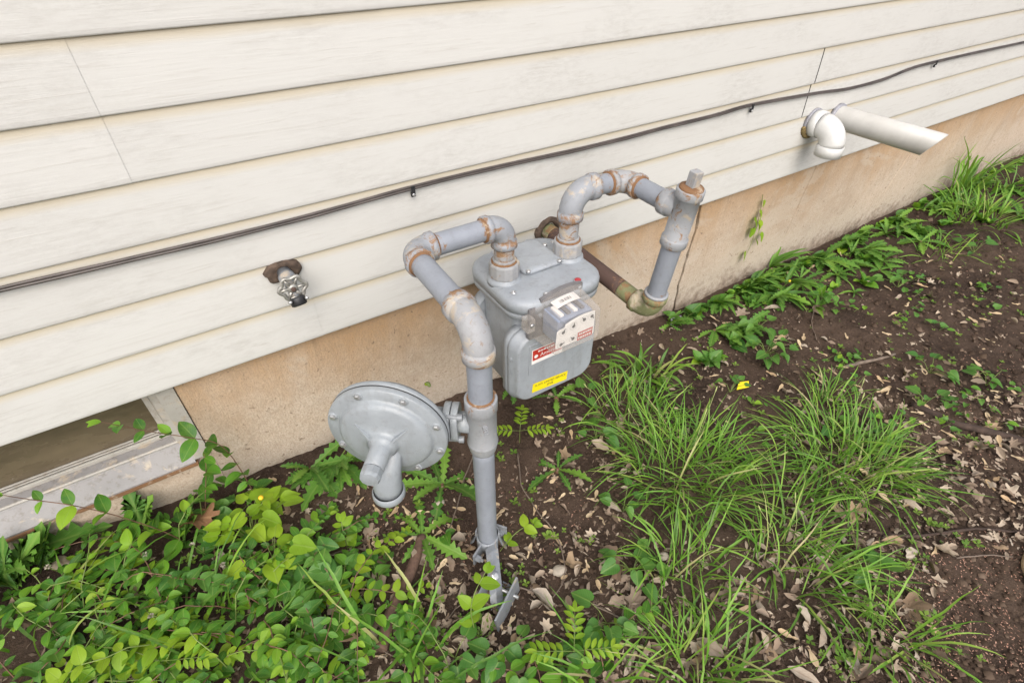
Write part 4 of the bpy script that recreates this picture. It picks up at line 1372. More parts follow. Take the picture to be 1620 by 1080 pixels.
for n_, (u, v, sz_, lab_) in enumerate(((400, 852, 0.042, 'pale yellow green heart leaved creeper left of the regulator'), (440, 900, 0.048, 'yellow green heart leaved creeper in the middle of the vine patch'), (430, 820, 0.038, 'heart leaved creeper with a yellow flower near the foundation'))):
    p = G(u, v)
    o = thing('creeper', lab_, 'creeper', p)
    stems = []
    for k in range(11):
        a, d_ = rnd.uniform(0, 6.28), rnd.uniform(0.01, 0.06)
        q = p + Vector((math.cos(a) * d_, math.sin(a) * d_, rnd.uniform(0.05, 0.085)))
        stems.append([p, (p + q) / 2 + Vector((0, 0, 0.012)), q])
        put('leaf', rnd.choice(BHEART), o, leaf_mat(q, a + rnd.uniform(-0.5, 0.5), rnd.uniform(-0.4, 0.3), rnd.uniform(-0.3, 0.3), sz_ * rnd.uniform(0.7, 1.1)))
    stem_mesh(stems, 0.0011, 'stem_green', o)
    if n_ == 2:
        MB().lathe(p + Vector((0, 0, 0.085)), (0.2, -0.3, 1), [(0.002, -0.004), (0.006, 0.001), (0.005, 0.004), (0.001, 0.005)], 8).build('flower', M['petal_yellow'], o)

# -------- the dense vine patch below the window
VG = 'vines in the dense patch below the window'
VL = 'green leafy vine runner in the dense patch below the basement window'
ZONES = [((0, 900, 420, 1080), 17), ((150, 850, 520, 1000), 13), ((330, 920, 560, 1080), 10), ((-120, 880, 120, 1080), 9), ((430, 870, 560, 960), 4), ((540, 1000, 720, 1090), 3), ((0, 880, 560, 1080), 30), ((-150, 1075, 700, 1180), 12)]
for (u0, v0, u1, v1), cnt in ZONES:
    for k in range(cnt):
        p = G(rnd.uniform(u0, u1), rnd.uniform(v0, v1))
        o = thing('vine', VL, 'vine', p, VG)
        vine(runner(p, rnd.uniform(0, 6.28), rnd.uniform(0.13, 0.24), 0.015, rnd.uniform(0.04, 0.085)), o, rnd.choice((rnd.uniform(0.025, 0.037), rnd.uniform(0.015, 0.026))), rnd.choice((VINE, VINE, VINE, VINE, VINE, VINE, HEART, BRIGHT)), spacing=rnd.uniform(0.021, 0.030), start=0.012, stem=rnd.choice(('stem_red', 'stem_green')))
for u0, v0, u1, v1, cnt, lab_ in ((860, 930, 1000, 1080, 5, 'scattered small vine left of the front grass tufts'), (650, 1000, 860, 1090, 5, 'small vine at the lower edge between stick and grass')):
    for k in range(cnt):
        p = G(rnd.uniform(u0, u1), rnd.uniform(v0, v1))
        o = thing('vine', lab_, 'vine', p, lab_ + 's')
        vine(runner(p, rnd.uniform(0, 6.28), rnd.uniform(0.07, 0.13), 0.01, 0.04), o, rnd.uniform(0.030, 0.042), VINE, spacing=0.03, start=0.01)

# small ivy clinging to the foundation
o = thing('wall_creeper', 'small creeper hanging down the foundation beside the long crack', 'creeper', onY(1205, 312, 0.012))
wp = [onY(u, v, 0.014) for u, v in ((1207, 308), (1203, 335), (1196, 362), (1186, 392), (1178, 408))]
stem_mesh([wp], 0.0012, 'stem_green', o)
for u, v, sz_ in ((1202, 335, 0.034), (1194, 346, 0.04), (1200, 352, 0.042), (1190, 362, 0.036), (1203, 370, 0.036), (1196, 378, 0.030), (1178, 400, 0.038), (1208, 318, 0.024)):
    p = onY(u, v, 0.008)
    put('leaf', rnd.choice(BHEART), o, leaf_mat(p, -math.pi / 2 + rnd.uniform(-0.7, 0.7), rnd.uniform(-1.3, -0.8), rnd.uniform(-0.3, 0.3), sz_))
p = onY(676, 606, 0.016)
o = thing('wall_bud', 'single olive bud stuck to the foundation above the regulator', 'bud', p)
MB().lathe(p, (0.3, -0.8, -0.5), [(0.002, -0.004), (0.006, 0.002), (0.005, 0.009), (0.002, 0.013)], 10).build('bud', M['stem_green'], o)
put('leaf', BHEART[0], o, leaf_mat(p, -2.4, 0.3, 0, 0.014))

# -------- dandelion-like rosettes
def rosette(u, v, n, size, label, pool=DAND, pitch=(0.15, 0.9), flower=None, wallside=False):
    p = G(u, v)
    o = thing('rosette_weed', label, 'weed', p)
    for k in range(n):
        az = 2 * math.pi * k / n + rnd.uniform(-0.3, 0.3)
        if wallside and math.sin(az) > 0.2: az = -az
        put('leaf', rnd.choice(pool), o, leaf_mat(p + Vector((0, 0, 0.006)), az, rnd.uniform(*pitch), rnd.uniform(-0.35, 0.35), size * rnd.uniform(0.6, 1.15)))
    MB().lathe(p, (0, 0, 1), [(0.010, -0.004), (0.008, 0.006), (0.003, 0.012)], 8).build('crown', M['stem_red'], o)
    if flower:
        q = p + Vector((rnd.uniform(-0.04, 0.04), -0.03, 0.09))
        stem_mesh([[p, (p + q) / 2 + Vector((0, 0, 0.01)), q]], 0.0015, 'stem_green', o)
        MB().lathe(q, (0, -0.3, 1), [(0.002, -0.005), (0.0048, 0), (0.004, 0.003), (0.001, 0.004)], 10).build('flower_head', M[flower], o)
    return o


rosette(538, 735, 20, 0.115, 'bushy dandelion against the foundation left of the regulator', flower='petal_white', wallside=True, pitch=(0.2, 1.1))
rosette(492, 745, 13, 0.105, 'dandelion against the foundation above the vine patch', wallside=True, pitch=(0.3, 1.1))
rosette(700, 770, 9, 0.12, 'dandelion below the regulator flange')
rosette(668, 850, 7, 0.11, 'flat dandelion at the upper end of the brown stick')
rosette(262, 1008, 10, 0.15, 'dandelion rosette in the middle of the vine patch')
rosette(15, 905, 8, 0.14, 'dandelion at the left edge under the window', pitch=(0.4, 1.2))
rosette(882, 745, 6, 0.09, 'small dandelion right of the riser pipe')
rosette(1130, 525, 12, 0.09, 'dandelion beside the long foundation crack', wallside=True)
rosette(1175, 520, 13, 0.10, 'leafy weed below the wall creeper', wallside=True, pitch=(0.2, 0.9))
rosette(1225, 470, 15, 0.115, 'large weed with a yellow flower close to the foundation', flower='petal_yellow', wallside=True, pitch=(0.25, 1.0))
rosette(1300, 415, 15, 0.12, 'dandelion against the foundation under the vent elbow', wallside=True, pitch=(0.2, 1.0))
rosette(1265, 450, 13, 0.10, 'ragged weed between the yellow flower and the vent elbow', wallside=True)
rosette(1360, 400, 15, 0.13, 'dandelion under the long vent pipe', wallside=True)
rosette(1420, 365, 15, 0.13, 'dandelion below the slanted vent end', wallside=True)
rosette(1455, 385, 13, 0.11, 'broad weed in front of the far grass', wallside=False)
rosette(1390, 430, 11, 0.10, 'low weed in the bare soil under the vent pipe')
rosette(1585, 300, 15, 0.14, 'far weed against the foundation at the right edge', wallside=True)
rosette(1610, 340, 13, 0.13, 'far weed at the right edge of the bed')
rosette(1480, 330, 13, 0.13, 'weed between the vent end and the far grass', wallside=True)
rosette(815, 612, 6, 0.08, 'small dandelion under the gas meter', pitch=(0.3, 0.8))
rosette(880, 632, 5, 0.07, 'seedling under the front of the meter')
WG = 'ragged weeds in the strip along the foundation'
for k in range(125):
    t = rnd.random()
    u = 1080 + 550 * t
    v = 489 - 0.4404 * (u - 1066) + rnd.choice((rnd.uniform(0, 22), rnd.uniform(0, 60), rnd.uniform(20, 110)))
    p = G(u, v)
    if k % 2: p.y = rnd.uniform(-0.05, -0.018)
    if p.y > -0.018: p.y = -0.018
    p.z = ground_z(p.x, p.y)
    o = thing('rosette_weed', 'low ragged weed in the green strip along the right foundation', 'weed', p, WG)
    n = rnd.randint(7, 12)
    sz_ = rnd.uniform(0.055, 0.105)
    pool = rnd.choice((DAND, STRAP, VINE, VINE, HEART))
    for j in range(n):
        az = 2 * math.pi * j / n + rnd.uniform(-0.4, 0.4)
        if p.y > -0.09 and math.sin(az) > 0.1: az = -az
        put('leaf', rnd.choice(pool), o, leaf_mat(p + Vector((0, 0, 0.005)), az, rnd.uniform(0.1, 1.2), rnd.uniform(-0.5, 0.5), sz_ * rnd.uniform(0.5, 1.15) * (0.55 if pool in (VINE, HEART) else 1)))
for k in range(26):
    p = G(rnd.uniform(1180, 1620), rnd.uniform(440, 700))
    if p.y > -0.1: continue
    o = thing('soil_weed', 'tiny leafy weed scattered on the bare soil at the right', 'weed', p, 'tiny weeds on the bare soil')
    for j in range(rnd.randint(4, 8)):
        q = p + Vector((rnd.uniform(-0.03, 0.03), rnd.uniform(-0.03, 0.03), rnd.uniform(0.008, 0.025)))
        put('leaf', rnd.choice(HEART + VINE), o, leaf_mat(q, rnd.uniform(0, 6.28), rnd.uniform(-0.2, 0.6), rnd.uniform(-0.4, 0.4), rnd.uniform(0.014, 0.028)))
    stem_mesh([[p, p + Vector((0.01, -0.01, 0.02))]], 0.001, 'stem_green', o)
# upright toothed leaves and strap leaves
for u, v, n, size, pool, lab_ in ((75, 900, 2, 0.105, FERN, 'upright toothed leaf in front of the window sill'), (295, 860, 2, 0.085, FERN, 'toothed leaf pair among the vines below the window'), (230, 835, 2, 0.09, FERN, 'toothed dark leaf near the sill end'), (20, 930, 3, 0.11, FERN, 'toothed leaf clump at the left edge'), (1215, 430, 4, 0.15, STRAP, 'strap leaved plantain leaning on the foundation'), (1240, 455, 4, 0.13, STRAP, 'second strap leaved plantain lower on the bank')):
    p = G(u, v)
    o = thing('broadleaf_weed', lab_, 'weed', p)
    for k in range(n):
        az = rnd.uniform(-2.6, -0.5) if pool is STRAP else rnd.uniform(-2.2, -0.9) + 2.2 * k
        put('leaf', pool[k % 2], o, leaf_mat(p + Vector((0, 0, 0.015)), az if k else 0.3, rnd.uniform(0.8, 1.3), rnd.uniform(-0.4, 0.4), size * rnd.uniform(0.8, 1.1)))
    stem_mesh([[p, p + Vector((0, 0, 0.02))]], 0.002, 'stem_green', o)

# -------- violets: heart leaves on stalks
def violet(u, v, n, spread, size, label, group=None):
    p = G(u, v)
    o = thing('violet_plant', label, 'weed', p, group)
    stems = []
    for k in range(n):
        a, d_ = rnd.uniform(0, 6.28), spread * math.sqrt(rnd.random())
        q = p + Vector((math.cos(a) * d_, min(math.sin(a) * d_, -p.y - 0.005), 0))
        q.z = ground_z(q.x, q.y) + rnd.uniform(0.02, 0.055)
        stems.append([p, (p + q) / 2 + Vector((0, 0, 0.01)), q])
        put('leaf', rnd.choice(HEART), o, leaf_mat(q, a + rnd.uniform(-0.6, 0.6), rnd.uniform(-0.35, 0.35), rnd.uniform(-0.35, 0.35), size * rnd.uniform(0.65, 1.15)))
    stem_mesh(stems, 0.0010, 'stem_green', o)


for u, v, n, sp_, sz_, lab_ in ((1212, 560, 14, 0.075, 0.036, 'violet patch on bare soil right of the meter'), (1195, 525, 10, 0.06, 0.036, 'violet patch just above the soil patch violets'), (1080, 510, 6, 0.05, 0.032, 'violets beside the green painted elbow'),
                                (1000, 905, 11, 0.06, 0.034, 'violet patch left of the middle grass tuft'), (985, 810, 6, 0.05, 0.032, 'violets left of the largest grass tuft'), (945, 700, 5, 0.05, 0.034, 'violet seedlings in front of the meter'),
                                (1365, 905, 4, 0.04, 0.045, 'violets in the dead leaves right of the grass'), (1155, 620, 5, 0.035, 0.026, 'violet seedling beside the yellow scrap'), (1300, 480, 7, 0.06, 0.036, 'violets on the bank under the vent elbow'),
                                (1420, 455, 7, 0.07, 0.038, 'violets in the middle of the bare soil'), (1540, 400, 8, 0.08, 0.04, 'violets near the right edge of the bed'), (1560, 610, 5, 0.05, 0.032, 'violets at the right edge above the long root'),
                                (1470, 590, 6, 0.06, 0.032, 'violets above the right grass tuft'), (1460, 640, 5, 0.05, 0.032, 'violets touching the top of the right grass tuft'), (1350, 620, 6, 0.05, 0.030, 'violets between the stick and the right grass tuft'), (930, 640, 5, 0.045, 0.032, 'violets beside the broad grass by the meter'), (1310, 690, 4, 0.04, 0.03, 'violets hidden in the right grass tuft'), (960, 985, 6, 0.05, 0.04, 'violets left of the front grass tuft'), (800, 1040, 6, 0.06, 0.036, 'violets at the bottom edge in front of the bracket'), (720, 1040, 6, 0.06, 0.036, 'violets at the bottom edge beside the stick'), (600, 930, 6, 0.06, 0.032, 'violets left of the brown stick')):
    violet(u, v, n, sp_, sz_, lab_)

# compound leaved seedling and star-shaped seedlings
for u, v, lab_ in ((822, 700, 'bright compound leaved seedling beside the riser pipe'), (905, 1045, 'compound leaved seedling at the bottom edge'), (280, 1060, 'compound leaved seedling in the front of the vine patch')):
    p = G(u, v)
    o = thing('seedling', lab_, 'seedling', p)
    stems = []
    for s in (-0.5, 0.9, 2.6):
        tipv = p + Vector((math.cos(s) * 0.07, math.sin(s) * 0.07, 0.055))
        base_ = p + Vector((0, 0, 0.05))
        stems.append([p, base_, tipv])
        for k in range(5):
            q = base_ + (tipv - base_) * (0.3 + 0.7 * k / 4)
            for sd_ in (-1, 1):
                put('leaflet', LEAFLET[0], o, leaf_mat(q, s + sd_ * 1.0, rnd.uniform(-0.2, 0.3), 0, 0.024 * rnd.uniform(0.8, 1.1)))
        put('leaflet', LEAFLET[0], o, leaf_mat(tipv, s, 0.1, 0, 0.024))
    stem_mesh(stems, 0.0010, 'stem_green', o)

# -------- grass tufts
def ribbon(vs, fs, tint, p, az, L, lean0, lean1, wd, t_, rg, twist=0.0, n=8):
    i0 = len(vs)
    q = Vector(p)
    d = Vector((math.cos(az), math.sin(az), 0))
    side = Vector((-d.y, d.x, 0))
    for i in range(n + 1):
        t = i / n
        a = lean0 + (lean1 - lean0) * t ** 1.25
        w_ = wd * (0.65 + 0.35 * min(1, t * 5)) * (1 if t < 0.55 else max(0.06, 1 - ((t - 0.55) / 0.45) ** 1.6))
        sd_ = (side * math.cos(twist * t) + Vector((0, 0, 1)) * math.sin(twist * t))
        nz = Vector((0, 0, 0.25 * w_))
        vs += [q - sd_ * w_ + nz, Vector(q), q + sd_ * w_ + nz]
        tint += [t_] * 3
        q = q + (d * math.sin(a) + Vector((0, 0, 1)) * math.cos(a)) * (L / n)
        d2 = az + rg.uniform(-0.12, 0.12)
        d = Vector((math.cos(d2), math.sin(d2), 0))
        gz_ = ground_z(q.x, q.y) + 0.004
        if q.z < gz_: q.z = gz_
        if q.y > 0.012: q.y = 0.012
    for i in range(n):
        for j in range(2):
            a = i0 + i * 3 + j
            fs.append((a, a + 1, a + 4, a + 3))


def tint_mesh(name, vs, fs, tint, mat, off):
    me = bpy.data.meshes.new(name)
    me.from_pydata([tuple(Vector(v) - off) for v in vs], [], fs)
    at = me.attributes.new('tint', 'FLOAT', 'POINT')
    at.data.foreach_set('value', tint)
    me.polygons.foreach_set('use_smooth', [True] * len(fs))
    me.materials.append(M[mat])
    me.update()
    return me


def tuft(u, v, n, rad, L, label, wd=0.0019, lean=(0.1, 1.0), end=(1.4, 2.9), seed=0, wind=(0, 0)):
    rg = random.Random(500 + seed)
    p = G(u, v)
    o = thing('grass_tuft', label, 'grass tuft', p, 'grass tufts')
    vs, fs, tn = [], [], []
    for k in range(n):
        a, d_ = rg.uniform(0, 6.283), rad * math.sqrt(rg.random())
        b_ = p + Vector((math.cos(a) * d_, math.sin(a) * d_, 0))
        b_.z = ground_z(b_.x, b_.y) - 0.004
        ox, oy = math.cos(a) * d_ / rad + rg.uniform(-1.0, 1.0) + wind[0], math.sin(a) * d_ / rad + rg.uniform(-1.0, 1.0) + wind[1]
        az = math.atan2(oy, ox)
        out = min(1.0, d_ / rad)
        tt = rg.random()
        ribbon(vs, fs, tn, b_, az, L * rg.uniform(0.45, 1.15), rg.uniform(*lean) * (0.4 + out), rg.uniform(*end) * (0.45 + 0.6 * out), wd * rg.uniform(0.6, 1.3), tt * 0.93 if rg.random() < 0.95 else rg.uniform(0.94, 1), rg, rg.uniform(-0.9, 0.9))
    me = tint_mesh('blades', vs, fs, tn, 'grass_blade', p)
    put('blades', me, o)['kind'] = 'stuff'
    # seed heads on thin stalks
    mb = MB()
    for k in range(n // 45):
        a = rg.uniform(0, 6.28); d_ = rad * rg.random()
        b_ = p + Vector((math.cos(a) * d_, math.sin(a) * d_, 0)); hgt = L * rg.uniform(0.5, 0.8)
        t_ = b_ + Vector((math.cos(a) * hgt * 0.6, math.sin(a) * hgt * 0.6, hgt))
        t_.y = min(t_.y, 0.0)
        mb.tube([b_, (b_ + t_) / 2 + Vector((0, 0, 0.02)), t_], 0.0007, 4, False)
        d2 = (t_ - b_).normalized()
        mb.lathe(t_, d2, [(0.0008, -0.006), (0.0019, 0.0), (0.0017, 0.008), (0.0005, 0.013)], 5, caps=False)
    if n >= 60: mb.build('seed_head', M['stem_pale'], o, recalc=False)
    return o


tuft(1085, 745, 300, 0.135, 0.19, 'large grass tuft in front of the meter, left of a matching tuft', seed=1)
tuft(1335, 730, 300, 0.135, 0.19, 'large grass tuft on the right, beside the dead leaves', seed=2)
tuft(1230, 790, 85, 0.13, 0.17, 'grass tuft filling the gap between the two large tufts', seed=3)
tuft(1080, 905, 85, 0.09, 0.16, 'grass tuft midway between the large and the front tufts', seed=4)
tuft(1265, 895, 95, 0.10, 0.19, 'grass tuft sprawling over dead leaves at lower right', seed=5, wind=(0.5, -0.3))
tuft(1110, 1065, 105, 0.085, 0.17, 'front grass tuft at the bottom edge', seed=6)
tuft(1020, 590, 50, 0.065, 0.15, 'broad bladed grass tuft beside the meter', 0.0050, seed=7)
tuft(1000, 655, 130, 0.11, 0.15, 'thin grass tuft between the meter and the large tuft', seed=8)
tuft(1545, 345, 110, 0.15, 0.19, 'far grass tuft against the foundation right of the vent pipe', 0.0034, seed=9)
tuft(1520, 310, 30, 0.06, 0.34, 'tall arching grass at the foundation beyond the vent pipe', 0.0050, lean=(0.0, 0.2), end=(1.2, 2.6), seed=10)
tuft(1600, 300, 40, 0.12, 0.18, 'grass at the far right edge by the foundation', 0.004, seed=11)
tuft(1300, 640, 40, 0.05, 0.16, 'wispy grass behind the right large tuft', seed=12)
tuft(640, 1040, 28, 0.09, 0.24, 'sparse grass blades left of the brown stick at the bottom', 0.0026, seed=13)
tuft(330, 1010, 26, 0.14, 0.24, 'sparse grass blades rising through the vine patch', 0.0026, seed=14)
tuft(60, 1050, 26, 0.12, 0.24, 'grass blades at the bottom left corner', 0.003, seed=15)
tuft(1395, 1000, 45, 0.06, 0.17, 'small grass tuft at the lower right of the leaf litter', seed=16)
tuft(960, 1075, 30, 0.06, 0.15, 'short grass at the bottom edge left of the front tuft', seed=17)
tuft(1480, 400, 30, 0.10, 0.16, 'short grass in the soil under the vent end', seed=18)

# -------- seedlings too small to count
vs, fs, tn = [], [], []
def tiny(p, size, t_):
    i0 = len(vs)
    a0 = rnd.uniform(0, 6.28)
    for k in range(4):
        a = a0 + k * math.pi / 2 + rnd.uniform(-0.3, 0.3)
        d = Vector((math.cos(a), math.sin(a), 0.35)); s = Vector((-d.y, d.x, 0))
        b_ = len(vs)
        vs.extend([p, p + d * size * 0.55 + s * size * 0.33, p + d * size, p + d * size * 0.55 - s * size * 0.33])
        tn.extend([t_] * 4)
        fs.append((b_, b_ + 1, b_ + 2, b_ + 3))


CH = [(820, 920, 50, 26), (770, 985, 40, 20), (1130, 590, 60, 12), (1330, 880, 50, 24), (1400, 960, 60, 30), (1340, 1050, 60, 28), (1440, 880, 40, 14), (1560, 420, 80, 40), (1490, 470, 60, 24), (1410, 520, 60, 24), (1360, 690, 50, 24), (1440, 740, 50, 22), (1480, 830, 40, 14), (960, 560, 40, 10), (900, 680, 40, 16), (830, 780, 40, 14), (790, 720, 30, 10), (1290, 560, 70, 20), (1180, 480, 60, 20), (600, 870, 50, 18), (560, 960, 60, 22), (680, 980, 70, 24), (1580, 500, 60, 20), (1540, 690, 50, 14), (1460, 1010, 60, 20), (1090, 560, 40, 12), (870, 850, 40, 10), (930, 860, 30, 8), (1520, 860, 20, 8), (1240, 640, 50, 10), (640, 800, 40, 8), (490, 930, 60, 22), (200, 900, 140, 34), (380, 1010, 140, 40), (1300, 520, 120, 40), (1450, 560, 140, 50), (1560, 460, 120, 50), (1500, 640, 120, 36), (1350, 460, 100, 40)]
for u, v, s_, n in CH:
    for k in range(n):
        p = G(u + rnd.gauss(0, s_ * 0.5), v + rnd.gauss(0, s_ * 0.35))
        if p.y > 0.0: continue
        p.z += rnd.uniform(0.004, 0.016)
        if u > 1250 and v < 660 and rnd.random() < 0.4: continue
        tiny(p, rnd.choice((0.003, 0.005, 0.008, 0.012)) * rnd.uniform(0.8, 1.2), rnd.random())
o = put('chickweed', tint_mesh('chickweed', vs, fs, tn, 'tiny_leaf', Vector((0, 0, 0))))
tag(o, 'tiny pale green seedlings sprinkled over the soil', 'ground cover', kind='stuff')

# -------- dead leaves, winged seeds, litter
LG = 'dead leaves lying on the soil'
def lay(name, mesh, u, v, size, label, cat, group=None, tilt=0.5, lift=0.004, az=None):
    p = G(u, v)
    if p.y > -0.01: p.y = -0.015; p.z = ground_z(p.x, p.y)
    o = put(name, mesh, None, leaf_mat(p + Vector((0, 0, lift)), rnd.uniform(0, 6.28) if az is None else az, rnd.uniform(-tilt, tilt) * 0.6, rnd.uniform(-tilt, tilt), size))
    return tag(o, label, cat, group)


lay('oak_leaf', OAK, 355, 842, 0.085, 'large rust brown dead leaf among vines by the foundation', 'dead leaf', None, 0.2, 0.062)
lay('dead_leaf', DEAD[0], 118, 905, 0.06, 'purple brown dead leaf at the foundation below the sill', 'dead leaf', None, 0.2, 0.02)
lay('dead_leaf', DEAD[2], 55, 1000, 0.07, 'dark dead leaf at the left edge of the vine patch', 'dead leaf', None, 0.2, 0.03)
lay('dead_leaf', DEAD[1], 1455, 950, 0.085, 'broad grey brown dead leaf right of the sprawling grass', 'dead leaf', None, 0.2, 0.012)
lay('dead_leaf', DEAD[3], 1215, 1010, 0.085, 'brown dead leaf behind the front grass tuft', 'dead leaf', None, 0.2, 0.008)
lay('dead_leaf', DEADN[1], 815, 1010, 0.075, 'narrow red brown dead leaf in front of the bracket', 'dead leaf', None, 0.2, 0.012, -1.2)
lay('dead_leaf', DEAD[4], 670, 1020, 0.06, 'pale dead leaf right of the brown stick', 'dead leaf', None, 0.2, 0.012)
DZ = [((920, 860, 1480, 1080), 80), ((560, 850, 900, 1070), 52), ((1260, 640, 1620, 880), 52), ((850, 640, 1000, 880), 20), ((400, 760, 620, 900), 12), ((900, 520, 1160, 640), 10), ((100, 880, 520, 1060), 14), ((1160, 420, 1620, 600), 22)]
for (u0, v0, u1, v1), cnt in DZ:
    for k in range(cnt):
        lay('dead_leaf', rnd.choice(DEAD + DEADN + DEADN), rnd.uniform(u0, u1), rnd.uniform(v0, v1), rnd.choice((0.022, 0.028, 0.036, 0.05)) * rnd.uniform(0.8, 1.2), 'curled grey brown dead leaf lying on the soil', 'dead leaf', LG, 0.9, 0.006)
SG = 'winged seeds scattered on the soil'
SZ = [((1120, 400, 1620, 640), 92), ((850, 560, 1160, 700), 24), ((560, 740, 900, 900), 44), ((560, 880, 960, 1060), 30), ((860, 680, 1000, 900), 22), ((1380, 600, 1620, 800), 44), ((1240, 860, 1480, 1060), 18), ((380, 740, 580, 900), 10)]
for (u0, v0, u1, v1), cnt in SZ:
    for k in range(cnt):
        lay('winged_seed', rnd.choice(SAM), rnd.uniform(u0, u1), rnd.uniform(v0, v1), rnd.uniform(0.022, 0.034) * (1.0 if u0 < 1100 else 1.3), 'tan winged maple seed lying on the soil', 'seed', SG, 0.4, 0.004)
for u, v, s_, lab_ in ((482, 924, 0.014, 'small pale oval pebble right of the vine patch'), (695, 796, 0.013, 'small tan pebble below the regulator vent'), (885, 903, 0.016, 'pale flat stone right of the bracket'), (1050, 880, 0.012, 'small pebble left of the middle grass tuft')):
    p = G(u, v)
    mb = MB(); mb.lathe(p + Vector((0, 0, s_ * 0.25)), (0.15, 0.1, 1), [(s_ * 0.25, -s_ * 0.42), (s_ * 0.75, -s_ * 0.25), (s_ * 0.9, 0), (s_ * 0.7, s_ * 0.28), (s_ * 0.25, s_ * 0.42)], 11)
    for q in mb.v:
        q.x = p.x + (q.x - p.x) * 1.25; q += Vector((1, 1, 1)) * 0.12 * s_ * mnoise.noise(q * 90)
    tag(mb.build('pebble', M['stone_pale']), lab_, 'pebble')

vs, fs, tn = [], [], []
def fleck(p, L, wd, t_, curl):
    b_ = len(vs)
    a = rnd.uniform(0, 6.28); d = Vector((math.cos(a), math.sin(a), rnd.uniform(-0.25, 0.25))); s = Vector((-d.y, d.x, rnd.uniform(-0.5, 0.5)))
    up = Vector((0, 0, curl))
    vs.extend([p - d * L, p - d * L * 0.2 + s * wd + up, p + d * L + up * rnd.uniform(-0.5, 1), p + d * L * 0.1 - s * wd + up * 0.6])
    tn.extend([t_] * 4); fs.append((b_, b_ + 1, b_ + 2, b_ + 3))


def add_leaf(mesh, mm, t_):
    b_ = len(vs)
    vs.extend([mm @ v_.co for v_ in mesh.vertices]); tn.extend([t_] * len(mesh.vertices))
    fs.extend([tuple(b_ + i for i in pl.vertices) for pl in mesh.polygons])


for (u0, v0, u1, v1), cnt in (((930, 850, 1480, 1080), 330), ((560, 840, 920, 1070), 210), ((1240, 620, 1620, 870), 420), ((850, 640, 1020, 880), 70), ((400, 760, 620, 960), 50), ((880, 510, 1180, 700), 60), ((1100, 420, 1620, 640), 150), ((0, 1080, 1620, 1240), 260), ((1620, 300, 1760, 1000), 80)):
    for k in range(cnt):
        p = G(rnd.uniform(u0, u1), rnd.uniform(v0, v1))
        if p.y > 0: continue
        add_leaf(rnd.choice(DEAD + DEADN + DEADN), leaf_mat(p + Vector((0, 0, 0.003)), rnd.uniform(0, 6.28), rnd.uniform(-0.4, 0.5), rnd.uniform(-0.9, 0.9), rnd.choice((0.012, 0.017, 0.022, 0.03)) * rnd.uniform(0.8, 1.3)), rnd.random())
FZ = [((560, 720, 1000, 1080), 500), ((920, 840, 1480, 1080), 500), ((1240, 620, 1620, 860), 500), ((1100, 400, 1620, 640), 260), ((380, 740, 600, 1000), 260), ((850, 520, 1180, 720), 220), ((0, 870, 420, 1080), 200), ((-100, 1080, 1700, 1260), 500), ((1620, 260, 1760, 1000), 200)]
for (u0, v0, u1, v1), cnt in FZ:
    for k in range(cnt):
        p = G(rnd.uniform(u0, u1), rnd.uniform(v0, v1))
        if p.y > 0.01: continue
        p.z += rnd.uniform(0.002, 0.008)
        fleck(p, rnd.uniform(0.002, 0.010), rnd.uniform(0.0007, 0.004), rnd.random() ** 1.6, rnd.uniform(-0.003, 0.004))
tag(put('leaf_litter', tint_mesh('leaf_litter', vs, fs, tn, 'litter', Vector((0, 0, 0)))), 'crumbled dry leaf bits covering the soil', 'litter', kind='stuff')
vs, fs, tn = [], [], []
for (u0, v0, u1, v1), cnt in (((1400, 840, 1640, 1090), 1500), ((1480, 560, 1640, 780), 420), ((1080, 380, 1620, 620), 500), ((560, 740, 940, 900), 420)):
    for k in range(cnt):
        p = G(rnd.uniform(u0, u1), rnd.uniform(v0, v1))
        if mnoise.noise(p * 9) < -0.25 or p.y > 0: continue
        p.z += rnd.uniform(0.002, 0.005)
        fleck(p, rnd.uniform(0.0015, 0.0034), rnd.uniform(0.0006, 0.0012), rnd.random(), 0.0005)
tag(put('bud_scales', tint_mesh('bud_scales', vs, fs, tn, 'bud_scale', Vector((0, 0, 0)))), 'pinkish bud scales sprinkled over the dark soil', 'litter', kind='stuff')
# soil crumbs
vs, fs, tn = [], [], []
for k in range(17000):
    p = G(rnd.uniform(300, 1740), rnd.uniform(330, 1095)) if k < 14000 else G(rnd.uniform(-200, 1700), rnd.uniform(1080, 1300))
    if p.y > 0.01: continue
    s_ = rnd.choice((0.0012, 0.0016, 0.002, 0.0028, 0.004, 0.006)) * rnd.uniform(0.7, 1.3) * (0.6 + 0.5 * p.length)
    b_ = len(vs); t_ = rnd.random()
    for d in ((1, 0, 0), (0, 1, 0), (-1, 0, 0), (0, -1, 0), (0, 0, 1)):
        vs.append(p + Vector(d) * s_ * rnd.uniform(0.6, 1.3) + Vector((0, 0, 0.002))); tn.append(t_)
    fs.extend([(b_, b_ + 1, b_ + 4), (b_ + 1, b_ + 2, b_ + 4), (b_ + 2, b_ + 3, b_ + 4), (b_ + 3, b_, b_ + 4)])
me = tint_mesh('soil_crumbs', vs, fs, tn, 'crumb', Vector((0, 0, 0)))
tag(put('soil_crumbs', me), 'dark crumbs of soil over the bed', 'soil', kind='stuff')

# -------- sticks, roots, scraps
def stick(pix, r, mat, label, cat='stick', lift=0.006, taper=0.7, name='stick', wob=0.002):
    pts = catmull([G(u, v) + Vector((0, 0, lift)) for u, v in pix], 5)
    pts = [p + Vector((mnoise.noise(p * 40), mnoise.noise(p * 43 + Vector((5, 0, 0))), 0)) * wob for p in pts]
    mb = MB(); mb.tube(pts, r, 9, True, taper)
    for i, q in enumerate(mb.v): q += Vector((1, 1, 1)) * (r * 0.18 * mnoise.noise(q * 120))
    return tag(mb.build(name, M[mat]), label, cat)


